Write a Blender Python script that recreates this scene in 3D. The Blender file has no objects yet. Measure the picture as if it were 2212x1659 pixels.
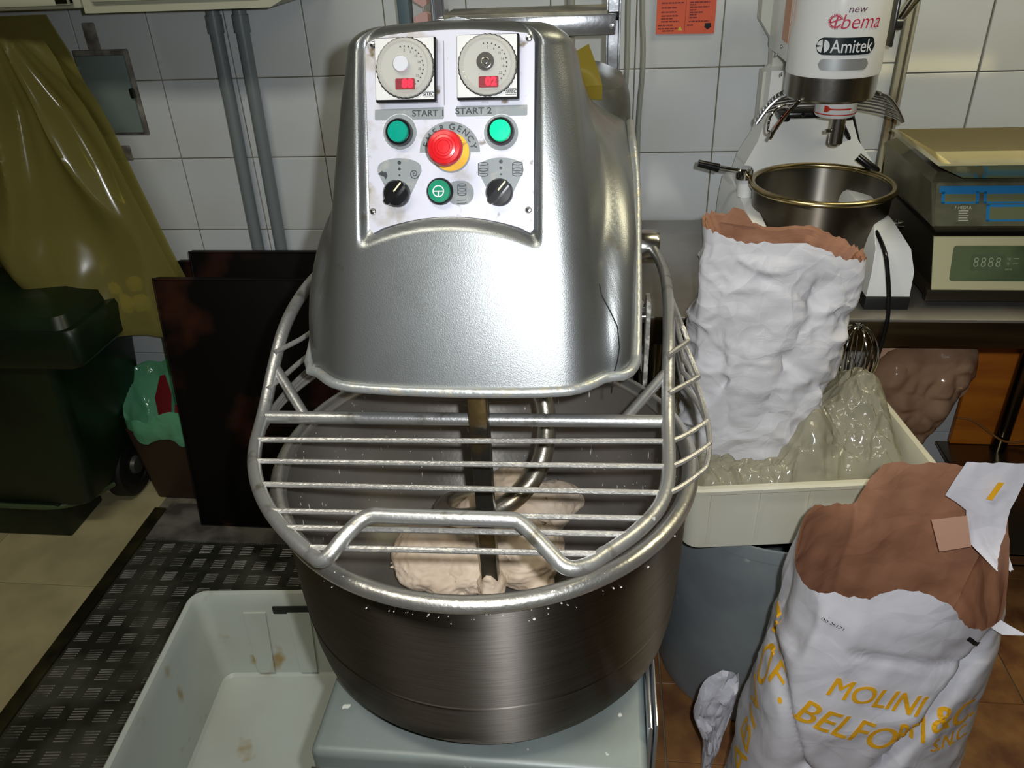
import bpy, bmesh, math, random
from mathutils import Vector, Matrix, noise
from mathutils.bvhtree import BVHTree
random.seed(7)
sc = bpy.context.scene
PI = math.pi
TILE = .2; CAMH = 1.56; WALL = 2.046

# ---------------------------------------------------------------- camera, world, lights, exposure
def V(*a): return Vector(a)
PITCH, ROLL, YAW = .5355, -.0452, -.1247
fw = V(math.sin(YAW)*math.cos(PITCH), math.cos(YAW)*math.cos(PITCH), -math.sin(PITCH))
rt = V(math.cos(YAW), -math.sin(YAW), 0); up = rt.cross(fw)
cr = rt*math.cos(ROLL)+up*math.sin(ROLL); cu = up*math.cos(ROLL)-rt*math.sin(ROLL)
cd = bpy.data.cameras.new('camera'); cam = bpy.data.objects.new('camera', cd)
sc.collection.objects.link(cam); sc.camera = cam
cd.sensor_width = 36; cd.lens = 36*1715.1/2212; cd.clip_start = .02
M3 = Matrix((cr, cu, -fw)).transposed()
cam.matrix_world = Matrix.Translation((0, 0, CAMH)) @ M3.to_4x4()

sc.view_settings.view_transform = 'Standard'; sc.view_settings.look = 'None'
sc.view_settings.gamma = 1; sc.view_settings.use_curve_mapping = False
sc.view_settings.exposure = 0.0
w = bpy.data.worlds.new('world'); sc.world = w; w.use_nodes = True
w.node_tree.nodes['Background'].inputs[0].default_value = (.05, .055, .05, 1)
w.node_tree.nodes['Background'].inputs[1].default_value = .8

def light(name, kind, loc, energy, col, size=.1, size_y=None, target=None, spot=None, blend=1):
    d = bpy.data.lights.new(name, kind); d.energy = energy; d.color = col
    if kind == 'AREA':
        d.shape = 'RECTANGLE'; d.size = size; d.size_y = size_y or size
    else: d.shadow_soft_size = size
    if spot: d.spot_size = spot; d.spot_blend = blend
    o = bpy.data.objects.new(name, d); sc.collection.objects.link(o); o.location = loc
    t = Vector(target) if target else Vector(loc)-V(0, 0, 1)
    o.rotation_euler = (t-Vector(loc)).to_track_quat('-Z', 'Y').to_euler()
    return o
# the camera's own flash, a little right of and above the lens
light('flash', 'SPOT', V(0, 0, CAMH)+cr*.055+cu*.035+fw*.0, 50, (.94, .97, 1.0), size=.012,
      target=V(0, 0, CAMH)+cr*.12+fw*1.0+cu*.03, spot=math.radians(112), blend=1)
# ceiling tube lamps
light('tube_lamp_right', 'AREA', (1.35, 1.45, 2.72), 20, (1, .90, .60), 1.3, .3)
light('tube_lamp_left', 'AREA', (-.7, .2, 2.72), 20, (1, .95, .80), 1.3, .3)

# ---------------------------------------------------------------- materials
def lin(c):
    if isinstance(c, (int, float)): c = (c, c, c)
    r = []
    for v in c[:3]:
        v = v/255
        r.append(v/12.92 if v <= .04045 else ((v+.055)/1.055)**2.4)
    return (*r, 1)
MATS = {}
def mat(name, col, rough=.5, metal=0, col2=None, ns=8, lo=.4, hi=.6, det=4, bump=0, bs=60, spec=.5, alpha=1, trans=0, emis=None, es=1,
        stretch=None, rand=0, coat=0, crumple=0, cs=9, col3=None, ns3=60, lo3=.68, hi3=.74, aniso=0):
    if name in MATS: return MATS[name]
    m = bpy.data.materials.new(name); m.use_nodes = True; MATS[name] = m
    nt = m.node_tree; N = nt.nodes; L = nt.links; b = N['Principled BSDF']
    I = b.inputs
    I['Base Color'].default_value = lin(col); I['Roughness'].default_value = rough; I['Metallic'].default_value = metal
    I['Specular IOR Level'].default_value = spec; I['Alpha'].default_value = alpha
    I['Transmission Weight'].default_value = trans; I['Coat Weight'].default_value = coat; I['Anisotropic'].default_value = aniso
    if aniso:
        I['Anisotropic Rotation'].default_value = .25; tg = N.new('ShaderNodeTangent'); tg.direction_type = 'RADIAL'; tg.axis = 'Z'; L.new(tg.outputs[0], I['Tangent'])
    if emis is not None:
        I['Emission Color'].default_value = lin(emis); I['Emission Strength'].default_value = es
    tc = N.new('ShaderNodeTexCoord'); co = tc.outputs['Object']
    if stretch:
        mp = N.new('ShaderNodeMapping'); mp.inputs['Scale'].default_value = stretch; L.new(co, mp.inputs[0]); co = mp.outputs[0]
    def ramp(n, a, c):
        r = N.new('ShaderNodeMapRange'); r.inputs[1].default_value = a; r.inputs[2].default_value = c; L.new(n, r.inputs[0]); return r.outputs[0]
    def noi(s, d=4):
        n = N.new('ShaderNodeTexNoise'); n.inputs['Scale'].default_value = s; n.inputs['Detail'].default_value = d
        L.new(co, n.inputs['Vector']); return n.outputs['Fac']
    cur = None
    def mixc(f, a, bcol):
        x = N.new('ShaderNodeMix'); x.data_type = 'RGBA'; L.new(f, x.inputs[0])
        if a is None: x.inputs[6].default_value = lin(col)
        else: L.new(a, x.inputs[6])
        x.inputs[7].default_value = lin(bcol); return x.outputs[2]
    if col2 is not None: cur = mixc(ramp(noi(ns, det), lo, hi), cur, col2)
    if col3 is not None: cur = mixc(ramp(noi(ns3, 3), lo3, hi3), cur, col3)
    if rand:
        oi = N.new('ShaderNodeObjectInfo'); hs = N.new('ShaderNodeHueSaturation')
        mr = N.new('ShaderNodeMapRange'); mr.inputs[3].default_value = 1-rand; mr.inputs[4].default_value = 1+rand
        L.new(oi.outputs['Random'], mr.inputs[0]); L.new(mr.outputs[0], hs.inputs['Value'])
        if cur is None: hs.inputs['Color'].default_value = lin(col)
        else: L.new(cur, hs.inputs['Color'])
        cur = hs.outputs[0]
    if cur is not None: L.new(cur, I['Base Color'])
    nrm = None
    if crumple:
        # creased paper: sharp ridged folds over softer dents
        nz = N.new('ShaderNodeTexNoise'); nz.inputs['Scale'].default_value = cs*.8; L.new(co, nz.inputs['Vector'])
        ad = N.new('ShaderNodeVectorMath'); ad.operation = 'MULTIPLY_ADD'; L.new(nz.outputs['Color'], ad.inputs[0]); ad.inputs[1].default_value = (1.1/cs,)*3
        L.new(co, ad.inputs[2])
        for sc_, st, dd in ((cs*.9, crumple, .010), (cs*2.6, crumple*.7, .003)):
            vo = N.new('ShaderNodeTexVoronoi'); vo.feature = 'DISTANCE_TO_EDGE'; vo.inputs['Scale'].default_value = sc_; L.new(ad.outputs[0], vo.inputs['Vector'])
            bm_ = N.new('ShaderNodeBump'); bm_.inputs['Strength'].default_value = st; bm_.inputs['Distance'].default_value = dd
            L.new(ramp(vo.outputs['Distance'], .35, 0), bm_.inputs['Height'])
            if nrm: L.new(nrm, bm_.inputs['Normal'])
            nrm = bm_.outputs[0]
    if bump:
        bm_ = N.new('ShaderNodeBump'); bm_.inputs['Strength'].default_value = bump; bm_.inputs['Distance'].default_value = .002
        L.new(noi(bs, 5), bm_.inputs['Height'])
        if nrm: L.new(nrm, bm_.inputs['Normal'])
        nrm = bm_.outputs[0]
    if nrm: L.new(nrm, I['Normal'])
    return m

hood_m = mat('satin_silver_paint', (150, 153, 153), .37, .88, col2=(134, 137, 134), ns=9, lo=.5, hi=.75, bump=.12, bs=700, col3=(128, 124, 106), ns3=26, lo3=.68, hi3=.8)
hood_side_m = mat('dull_grey_metal', (120, 122, 118), .42, .6, col2=(90, 90, 84), ns=12)
base_m = mat('grey_green_enamel', (124, 133, 131), .42, .1, col2=(108, 116, 112), ns=6, lo=.45, hi=.65, col3=(205, 208, 200), ns3=34, lo3=.7, hi3=.73, bump=.1, bs=90)
steel_out = mat('brushed_steel_bowl_outside', (122, 117, 111), .40, 1, col2=(104, 98, 90), ns=14, lo=.4, hi=.75, stretch=(1, 1, 40), bump=.03, bs=22, aniso=.98)
steel_in = mat('floury_steel_bowl_inside', (170, 166, 160), .48, .7, col2=(132, 127, 120), ns=3.5, lo=.35, hi=.7, bump=.15, bs=120, aniso=.9, col3=(190, 186, 178), ns3=48, lo3=.69, hi3=.73)
rim_m = mat('bowl_rim_steel', (205, 203, 196), .32, .9, col2=(205, 202, 194), ns=25, lo=.6, hi=.64, bump=.3, bs=150)
steel = mat('stainless_steel', (185, 183, 178), .22, 1, bump=.08, bs=80)
chrome = mat('chrome', (210, 210, 208), .08, 1)
tube_m = mat('guard_tube_silver', (178, 178, 176), .36, .75, col2=(128, 124, 112), ns=35, lo=.58, hi=.72, bump=.2, bs=220)
rod_m = mat('guard_rod_silver', (182, 180, 176), .38, .7, col2=(205, 202, 192), ns=60, lo=.6, hi=.66, bump=.4, bs=260)
black_p = mat('black_plastic', (16, 16, 18), .25)
black_r = mat('black_rubber', (14, 14, 14), .6)
panel_m = mat('panel_aluminium', (196, 196, 208), .45, .15, col2=(158, 150, 130), ns=20, lo=.54, hi=.72, col3=(104, 90, 62), ns3=45, lo3=.64, hi3=.74)
pgrey = mat('panel_print_grey', (128, 134, 136), .5, col2=(150, 150, 146), ns=50, lo=.55, hi=.7)
pdark = mat('panel_print_dark', (40, 46, 50), .5)
pwhite = mat('print_white', (215, 218, 220), .5)
tile_m = mat('white_ceramic_tile', (204, 209, 212), .14, 0, rand=.025, col2=(196, 198, 194), ns=4, lo=.4, hi=.8, bump=.05, bs=14)
grout_m = mat('grey_grout', (128, 122, 106), .9, col2=(104, 98, 84), ns=20)
grout_wall = mat('wall_grout', (132, 128, 114), .9, col2=(112, 106, 88), ns=12)
beige_t = mat('beige_floor_tile', (186, 176, 134), .3, col2=(170, 160, 122), ns=7, rand=.04, bump=.05)
brown_t = mat('brown_floor_tile', (150, 108, 62), .38, col2=(104, 66, 44), ns=11, lo=.35, hi=.65, rand=.06, bump=.2, bs=60)
tread = mat('tread_plate_steel', (96, 96, 84), .45, .5, col2=(54, 56, 44), ns=6, bump=.3, bs=130)
tread_bar = mat('tread_bar_steel', (196, 194, 186), .36, .7, col2=(120, 120, 108), ns=16)
edge_m = mat('plate_edge_bar', (70, 66, 40), .45, .5, col2=(40, 38, 24), ns=9)
crate_m = mat('white_crate_plastic', (190, 197, 190), .4, col2=(180, 184, 174), ns=3, col3=(160, 138, 90), ns3=9, lo3=.62, hi3=.70)
crate2_m = mat('clean_white_crate_plastic', (214, 212, 196), .38, col2=(204, 200, 178), ns=4)
tub_m = mat('grey_bin_plastic', (132, 140, 142), .4, col2=(118, 124, 128), ns=5, col3=(160, 166, 168), ns3=22, lo3=.72, hi3=.78)
white_en = mat('white_enamel', (226, 228, 226), .2, coat=.3)
paper_w = mat('white_kraft_paper', (212, 212, 220), .6, col2=(198, 196, 202), ns=5, crumple=.3, cs=6, bump=.1, bs=50)
paper_w2 = mat('crumpled_white_paper', (206, 205, 208), .55, col2=(200, 180, 150), ns=4, lo=.68, hi=.85, crumple=.62, cs=8, bump=.1, bs=40)
paper_b = mat('brown_kraft_inner', (150, 106, 80), .75, col2=(130, 90, 66), ns=6, crumple=.25, cs=8, col3=(196, 172, 150), ns3=9, lo3=.68, hi3=.85)
ochre = mat('ochre_print', (232, 172, 30), .55)
green_bin = mat('dark_green_plastic', (15, 34, 13), .4, col2=(10, 22, 9), ns=5)
black_tray = mat('charred_black_steel', (16, 14, 13), .55, .4, col2=(112, 60, 40), ns=2.6, lo=.50, hi=.72, bump=.3, bs=40, spec=.25)
alu = mat('polished_aluminium', (205, 208, 214), .2, .9, bump=.2, bs=50)
alu_d = mat('worn_step_metal', (140, 136, 116), .5, .4, col2=(100, 98, 88), ns=14)
cable_m = mat('grey_cable', (140, 142, 134), .5)
pipe_m = mat('grey_plastic_pipe', (118, 126, 128), .35)
dough_m = mat('dough', (214, 196, 176), .62, col2=(200, 180, 158), ns=18, bump=.8, bs=42)
whisk_m = chrome
red_p = mat('red_plastic', (206, 28, 36), .3)
red_g = mat('red_groove', (140, 14, 22), .4)
yellow_p = mat('yellow_disc', (226, 170, 24), .5, col2=(150, 110, 40), ns=60, lo=.62, hi=.7)
green_l = mat('green_lens', (0, 138, 118), .25, emis=(0, 150, 120), es=.12)
green_lit = mat('green_lens_lit', (0, 190, 140), .25, emis=(0, 230, 150), es=.5)
green_b = mat('green_button', (10, 130, 96), .3)
led_on = mat('red_led_digits', (255, 20, 30), .4, emis=(255, 10, 30), es=6)
led_bg = mat('red_led_window', (120, 48, 54), .3, emis=(200, 30, 40), es=.1)
dial_face = mat('dial_face', (206, 206, 204), .4)
orange_p = mat('orange_paper', (214, 92, 52), .6, col2=(200, 82, 58), ns=9)
orange_t = mat('dark_red_print', (120, 30, 20), .6)
wood_o = mat('orange_wood_board', (206, 122, 34), .45, col2=(178, 98, 30), ns=3, stretch=(1, 1, 6), bump=.1, bs=60)
grey_box = mat('grey_cover_plate', (120, 134, 130), .5, col2=(98, 110, 96), ns=9, lo=.5, hi=.8)
plaster = mat('rough_mortar', (140, 136, 124), .9, col2=(96, 90, 84), ns=26)
cab_m = mat('cream_cabinet', (186, 188, 166), .4)
scale_body = mat('scale_grey_body', (92, 90, 70), .35, col2=(70, 68, 54), ns=8)
scale_dark = mat('scale_dark_steel', (60, 54, 44), .3, .6)
gold_face = mat('brushed_steel_face', (216, 212, 170), .4, .35)
glass_disp = mat('display_window', (70, 86, 60), .12, col2=(96, 108, 78), ns=9)
blue_pr = mat('blue_print', (40, 120, 176), .3)
lcd = mat('lcd_window', (110, 116, 84), .15)
inkred = mat('logo_red', (186, 40, 70), .5)
badge_dark = mat('badge_dark', (24, 34, 38), .3)
silver_b = mat('silver_badge', (180, 184, 186), .35, .6)
room_m = mat('dim_room_paint', (104, 92, 74), .85, col2=(86, 74, 60), ns=2)
pink_m = mat('pink_plastic', (200, 160, 156), .5)
blue_grey = mat('blue_grey_post', (86, 104, 112), .5)
pocket_m = mat('brown_white_paper', (176, 140, 112), .7, col2=(206, 200, 206), ns=6, lo=.47, hi=.55, crumple=.6, cs=9)  # brown bag paper with white patches

def plastic(name, col, op, rough=.16, crumple=.6, cs=12, tint=None, col2=None):
    m = bpy.data.materials.new(name); m.use_nodes = True; nt = m.node_tree; N = nt.nodes; L = nt.links
    N.clear(); out = N.new('ShaderNodeOutputMaterial')
    b = N.new('ShaderNodeBsdfPrincipled'); b.inputs['Base Color'].default_value = lin(col); b.inputs['Roughness'].default_value = rough
    b.inputs['Specular IOR Level'].default_value = .8
    tr = N.new('ShaderNodeBsdfTransparent'); tr.inputs[0].default_value = lin(tint or col)
    tl = N.new('ShaderNodeBsdfTranslucent'); tl.inputs[0].default_value = lin(col)
    m1 = N.new('ShaderNodeMixShader'); m1.inputs[0].default_value = .3; L.new(b.outputs[0], m1.inputs[1]); L.new(tl.outputs[0], m1.inputs[2])
    m2 = N.new('ShaderNodeMixShader'); m2.inputs[0].default_value = op; L.new(tr.outputs[0], m2.inputs[1]); L.new(m1.outputs[0], m2.inputs[2])
    tc = N.new('ShaderNodeTexCoord'); prev = None
    for sc_, st, dd in ((cs*.5, crumple, .02), (cs*1.6, crumple*.7, .006)):
        n = N.new('ShaderNodeTexNoise'); n.noise_type = 'RIDGED_MULTIFRACTAL'; n.inputs['Scale'].default_value = sc_; n.inputs['Detail'].default_value = 2
        n.inputs['Distortion'].default_value = .5; L.new(tc.outputs['Object'], n.inputs['Vector'])
        bp = N.new('ShaderNodeBump'); bp.inputs['Strength'].default_value = st; bp.inputs['Distance'].default_value = dd; L.new(n.outputs['Fac'], bp.inputs['Height'])
        if prev: L.new(prev, bp.inputs['Normal'])
        prev = bp.outputs[0]
    if crumple: L.new(prev, b.inputs['Normal'])
    L.new(m2.outputs[0], out.inputs[0]); MATS[name] = m
    return m
yellow_film = plastic('yellow_plastic_film', (158, 150, 84), .58, crumple=.9, cs=5, tint=(198, 190, 120))
clear_film = plastic('cloudy_plastic_film', (206, 203, 184), .52, crumple=.9, cs=16, tint=(214, 208, 186), rough=.13)
green_film = plastic('green_plastic_film', (124, 204, 156), .9, crumple=.6, cs=20)
dial_clear = plastic('clear_dial_plastic', (222, 220, 214), .45, crumple=.0, tint=(232, 232, 228), rough=.08)
brown_film = plastic('brownish_plastic_film', (190, 160, 132), .5, crumple=.9, cs=10)

# ---------------------------------------------------------------- geometry helpers: each returns (verts, faces)
def join(*gs):
    v, f = [], []
    for g in gs:
        o = len(v); v += list(g[0]); f += [tuple(i+o for i in q) for q in g[1]]
    return v, f
def from_bm(bm):
    bm.verts.ensure_lookup_table(); bm.verts.index_update()
    r = ([v.co.copy() for v in bm.verts], [tuple(v.index for v in f.verts) for f in bm.faces]); bm.free(); return r
def box(x0, x1, y0, y1, z0, z1, bev=0, seg=2):
    bm = bmesh.new(); bmesh.ops.create_cube(bm, size=1)
    for v in bm.verts: v.co = V(x0+(v.co.x+.5)*(x1-x0), y0+(v.co.y+.5)*(y1-y0), z0+(v.co.z+.5)*(z1-z0))
    if bev: bmesh.ops.bevel(bm, geom=bm.edges[:], offset=bev, segments=seg, affect='EDGES', profile=.5)
    return from_bm(bm)
def xf(g, m): return [m @ Vector(v) for v in g[0]], g[1]
def place(g, loc=(0, 0, 0), rot=(0, 0, 0), s=1):
    from mathutils import Euler
    return xf(g, Matrix.Translation(loc) @ Euler(rot).to_matrix().to_4x4() @ Matrix.Scale(s, 4))
def smooth_path(p, it=2, closed=False):
    p = [Vector(q) for q in p]
    for _ in range(it):
        n = [] if closed else [p[0]]
        m = len(p)
        for i in range(m if closed else m-1):
            a, b = p[i], p[(i+1) % m]; n += [a*.75+b*.25, a*.25+b*.75]
        if not closed: n.append(p[-1])
        p = n
    return p
def tube(path, r, n=10, closed=False, it=0, caps=True):
    p = smooth_path(path, it, closed) if it else [Vector(q) for q in path]
    q = [p[0]]
    for a in p[1:]:
        if (a-q[-1]).length > 1e-6: q.append(a)
    p = q; m = len(p); vs, fs = [], []
    R = r if callable(r) else (lambda t: r)
    def tan(i):
        a = p[(i-1) % m] if (closed or i) else p[i]; b = p[(i+1) % m] if (closed or i < m-1) else p[i]
        return (b-a).normalized()
    t = tan(0); u = t.cross(V(0, 0, 1))
    if u.length < .05: u = t.cross(V(0, 1, 0))
    u.normalize()
    for i in range(m):
        t2 = tan(i); ax = t.cross(t2)
        if ax.length > 1e-7: u = Matrix.Rotation(t.angle(t2), 3, ax.normalized()) @ u
        t = t2; u = (u-t*u.dot(t)).normalized(); w_ = t.cross(u); rr = R(i/max(1, m-1))
        for k in range(n):
            a = 2*PI*k/n; vs.append(p[i]+(u*math.cos(a)+w_*math.sin(a))*rr)
    for i in range(m if closed else m-1):
        for k in range(n):
            a = i*n+k; b = i*n+(k+1) % n; j = (i+1) % m
            fs.append((a, b, j*n+(k+1) % n, j*n+k))
    if not closed and caps: fs += [tuple(range(n))[::-1], tuple(range((m-1)*n, m*n))]
    return vs, fs
def lathe(prof, n=48, c=(0, 0, 0), axis=None, cap=True):
    c = Vector(c); vs, fs = [], []
    Rm = Matrix.Identity(3) if axis is None else Vector((0, 0, 1)).rotation_difference(Vector(axis)).to_matrix()
    for (r, z) in prof:
        for k in range(n):
            a = 2*PI*k/n; vs.append(c+Rm @ V(r*math.cos(a), r*math.sin(a), z))
    for i in range(len(prof)-1):
        for k in range(n): fs.append((i*n+k, i*n+(k+1) % n, (i+1)*n+(k+1) % n, (i+1)*n+k))
    if math.hypot(prof[0][0]-prof[-1][0], prof[0][1]-prof[-1][1]) < 1e-5: cap = False
    if cap and prof[0][0] > 1e-5: fs.append(tuple(range(n))[::-1])
    if cap and prof[-1][0] > 1e-5: fs.append(tuple(range((len(prof)-1)*n, len(prof)*n)))
    return vs, fs
def loft(rings, cap0=True, cap1=True, closed=True):
    n = len(rings[0]); vs = [Vector(p) for r in rings for p in r]; fs = []
    for i in range(len(rings)-1):
        for k in range(n if closed else n-1):
            fs.append((i*n+k, i*n+(k+1) % n, (i+1)*n+(k+1) % n, (i+1)*n+k))
    if cap0: fs.append(tuple(range(n))[::-1])
    if cap1: fs.append(tuple(range((len(rings)-1)*n, len(rings)*n)))
    return vs, fs
def prism(poly, d0, d1, fr):
    """polygon in (u, v) pushed from depth d0 to d1 in frame fr(u, v, d)"""
    n = len(poly); vs = [fr(u, v, d0) for u, v in poly]+[fr(u, v, d1) for u, v in poly]
    fs = [tuple(range(n)), tuple(range(n, 2*n))[::-1]]+[(k, (k+1) % n, n+(k+1) % n, n+k) for k in range(n)]
    return vs, fs
def rrect(w_, h, r, n=6, cx=0, cy=0):
    pts = []
    for sx, sy, a0 in ((1, 1, 0), (-1, 1, PI/2), (-1, -1, PI), (1, -1, 1.5*PI)):
        for k in range(n+1):
            a = a0+PI/2*k/n; pts.append((cx+sx*(w_/2-r)+r*math.cos(a), cy+sy*(h/2-r)+r*math.sin(a)))
    return pts
def circ(r, n=32, cx=0, cy=0, a0=0, a1=2*PI): 
    m = n if abs(a1-a0-2*PI) < 1e-6 else n+1
    return [(cx+r*math.cos(a0+(a1-a0)*k/n), cy+r*math.sin(a0+(a1-a0)*k/n)) for k in range(m)]
def ribbon(pts, wd):
    """flat stroke polygon along 2D points"""
    L_, R_ = [], []
    for i, p in enumerate(pts):
        a = pts[max(0, i-1)]; b = pts[min(len(pts)-1, i+1)]
        dx, dy = b[0]-a[0], b[1]-a[1]; l = math.hypot(dx, dy) or 1
        L_.append((p[0]-dy/l*wd/2, p[1]+dx/l*wd/2)); R_.append((p[0]+dy/l*wd/2, p[1]-dx/l*wd/2))
    return L_, R_
def stroke(pts, wd, d0, d1, fr):
    L_, R_ = ribbon(pts, wd); n = len(pts)
    vs = [fr(*p, d1) for p in L_]+[fr(*p, d1) for p in R_]+[fr(*p, d0) for p in L_]+[fr(*p, d0) for p in R_]
    fs = []
    for i in range(n-1):
        fs += [(i, i+1, n+i+1, n+i), (2*n+i, 3*n+i, 3*n+i+1, 2*n+i+1), (i, 2*n+i, 2*n+i+1, i+1), (n+i, n+i+1, 3*n+i+1, 3*n+i)]
    return vs, fs
def text2d(s, size, shear=0, align='CENTER', bold=0, sx=1, cut=None):
    c = bpy.data.curves.new('t', 'FONT'); c.body = s; c.size = size; c.align_x = align; c.align_y = 'CENTER'; c.shear = shear
    c.offset = bold; c.resolution_u = 4
    o = bpy.data.objects.new('t', c); sc.collection.objects.link(o); bpy.context.view_layer.update()
    me = bpy.data.meshes.new_from_object(o.evaluated_get(bpy.context.evaluated_depsgraph_get()))
    bm = bmesh.new(); bm.from_mesh(me)
    if cut:
        for ax in (0, 1):
            lo = min(v.co[ax] for v in bm.verts); hi = max(v.co[ax] for v in bm.verts); k = 1
            while lo+k*cut < hi and k < 200:
                pc = [0, 0, 0]; pn_ = [0, 0, 0]; pc[ax] = lo+k*cut; pn_[ax] = 1
                bmesh.ops.bisect_plane(bm, geom=bm.verts[:]+bm.edges[:]+bm.faces[:], plane_co=pc, plane_no=pn_, dist=1e-7); k += 1
        bmesh.ops.triangulate(bm, faces=bm.faces[:])
    g = from_bm(bm); bpy.data.objects.remove(o); bpy.data.curves.remove(c); bpy.data.meshes.remove(me)
    return [(v.x*sx, v.y) for v in g[0]], g[1]
def textg(s, size, fr, d=.0004, at=(0, 0), rot=0, **k):
    v, f = text2d(s, size, **k); ca, sa = math.cos(rot), math.sin(rot)
    return [fr(at[0]+x*ca-y*sa, at[1]+x*sa+y*ca, d) for x, y in v], f

def mesh_obj(name, g, m, loc=(0, 0, 0), parent=None, smooth=True, ang=35):
    loc = Vector(loc); me = bpy.data.meshes.new(name)
    me.from_pydata([Vector(v)-loc for v in g[0]], [], g[1]); me.materials.append(m)
    if smooth:
        me.polygons.foreach_set('use_smooth', [True]*len(me.polygons))
        me.set_sharp_from_angle(angle=math.radians(ang))
    bm = bmesh.new(); bm.from_mesh(me); bmesh.ops.recalc_face_normals(bm, faces=bm.faces[:]); bm.to_mesh(me); bm.free()
    o = bpy.data.objects.new(name, me); sc.collection.objects.link(o)
    if parent: o.parent = parent
    else: o.location = loc
    return o
class T:
    """a thing: an Empty at its base that parents its parts"""
    def __init__(s, name, label, cat, loc=(0, 0, 0), group=None):
        s.o = bpy.data.objects.new(name, None); sc.collection.objects.link(s.o); s.o.location = loc; s.o.empty_display_size = .05
        s.loc = Vector(loc); s.o['label'] = label; s.o['category'] = cat
        if group: s.o['group'] = group
    def part(s, name, g, m, parent=None, label=None, smooth=True, stuff=False, ang=35):
        o = mesh_obj(name, g, m, s.loc, parent or s.o, smooth, ang)
        if label: o['label'] = label
        if stuff: o['kind'] = 'stuff'
        return o
def single(name, g, m, label, cat, loc=None, group=None, ang=35):
    o = mesh_obj(name, g, m, loc or (0, 0, 0), ang=ang); o['label'] = label; o['category'] = cat
    if group: o['group'] = group
    return o
def struct(name, g, m, parent=None, smooth=False):
    o = mesh_obj(name, g, m, (0, 0, 0), parent, smooth)
    if not parent: o['kind'] = 'structure'
    return o
def rep(name, proto_mesh, loc, parent, n=[0]):
    o = bpy.data.objects.new(name, proto_mesh); sc.collection.objects.link(o); o.parent = parent; o.location = loc; return o
def bvh(o):
    me = o.data; off = o.matrix_world.translation if not o.parent else o.parent.location
    return BVHTree.FromPolygons([v.co+off for v in me.vertices], [tuple(p.vertices) for p in me.polygons])
def fbm(p, s, o=3):
    r = 0; a = 1
    for i in range(o): r += a*noise.noise(Vector(p)*s); s *= 2.1; a *= .5
    return r
def sstep(a, b, x):
    t = max(0, min(1, (x-a)/(b-a))); return t*t*(3-2*t)
def lerp(tab, x):
    if x <= tab[0][0]: return tab[0][1]
    for (a, b), (c, d) in zip(tab, tab[1:]):
        if x <= c: return b+(d-b)*(x-a)/(c-a)
    return tab[-1][1]

# ================================================================ THE ROOM
def mesh_only(name, g, m):
    me = bpy.data.meshes.new(name); me.from_pydata([Vector(v) for v in g[0]], [], g[1]); me.materials.append(m)
    bm = bmesh.new(); bm.from_mesh(me); bmesh.ops.recalc_face_normals(bm, faces=bm.faces[:]); bm.to_mesh(me); bm.free(); return me
wall_back = struct('wall_back', box(-2.4, 2.6, WALL+.003, WALL+.12, -.02, 2.8), grout_wall)
def wtile(w_, h, d=.008): return box(-w_/2, w_/2, 0, d, -h/2, h/2, .0012, 1)
tw = mesh_only('wall_tile', wtile(.1972, .1972), tile_m)
Z0 = .0251
for c in range(-4, 11):
    for r in range(0, 9):
        rep('tile', tw, (-1.5256+.2*c+.1, WALL-.001, Z0+.2*r+.1), wall_back)
for c in range(0, 6):
    for r in range(0, 9):
        rep('tile', tw, (.76+.2*c+.002 if c else .782, WALL-.004, Z0-.023+.2*r+.1), wall_back) if c else None
tn = mesh_only('narrow_wall_tile', wtile(.156, .1972), tile_m)
for r in range(0, 9): rep('tile', tn, (.780, WALL-.004, Z0-.023+.2*r+.1), wall_back)
struct('trim_1', join(box(.676, .688, WALL-.012, WALL+.003, 0, 1.82, .003), box(.694, .70, WALL-.009, WALL+.003, 0, 1.82, .002)), mat('aged_corner_trim', (168, 164, 142), .5, col2=(120, 104, 76), ns=14, lo=.5, hi=.7))
struct('floor', box(-2.4, 2.6, -2.4, WALL+.01, -.1, -.004), grout_m)
floor = bpy.data.objects['floor']
fb = mesh_only('beige_tile', box(-.2030, .2030, -.2030, .2030, -.008, 0, .001, 1), beige_t)
for i in range(-1, 3):
    for j in range(-6, 3):
        x = -1.361-.2045-.409*i
        if x > -2.3: rep('tile', fb, (x, 1.473-.2045+.409*j-.0, 0), floor) if 1.473+.409*j < 2.3 and x < -1.3 else None
fbr = mesh_only('brown_tile', box(-.0985, .0985, -.0985, .0985, -.008, 0, .001, 1), brown_t)
for i in range(0, 9):
    for j in range(0, 9): rep('tile', fbr, (.16+.1+.2*i-.2, .565+.1+.198*j-.1+.002, 0), floor)
struct('ceiling', box(-2.4, 2.6, -2.4, 2.1, 2.8, 2.85), room_m)
struct('wall_left', box(-2.45, -2.4, -2.4, 2.1, 0, 2.8), room_m)
struct('wall_right', box(2.6, 2.65, -2.4, 2.1, 0, 2.8), room_m)
struct('wall_front', box(-2.4, 2.6, -2.45, -2.4, 0, 2.8), room_m)

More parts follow.
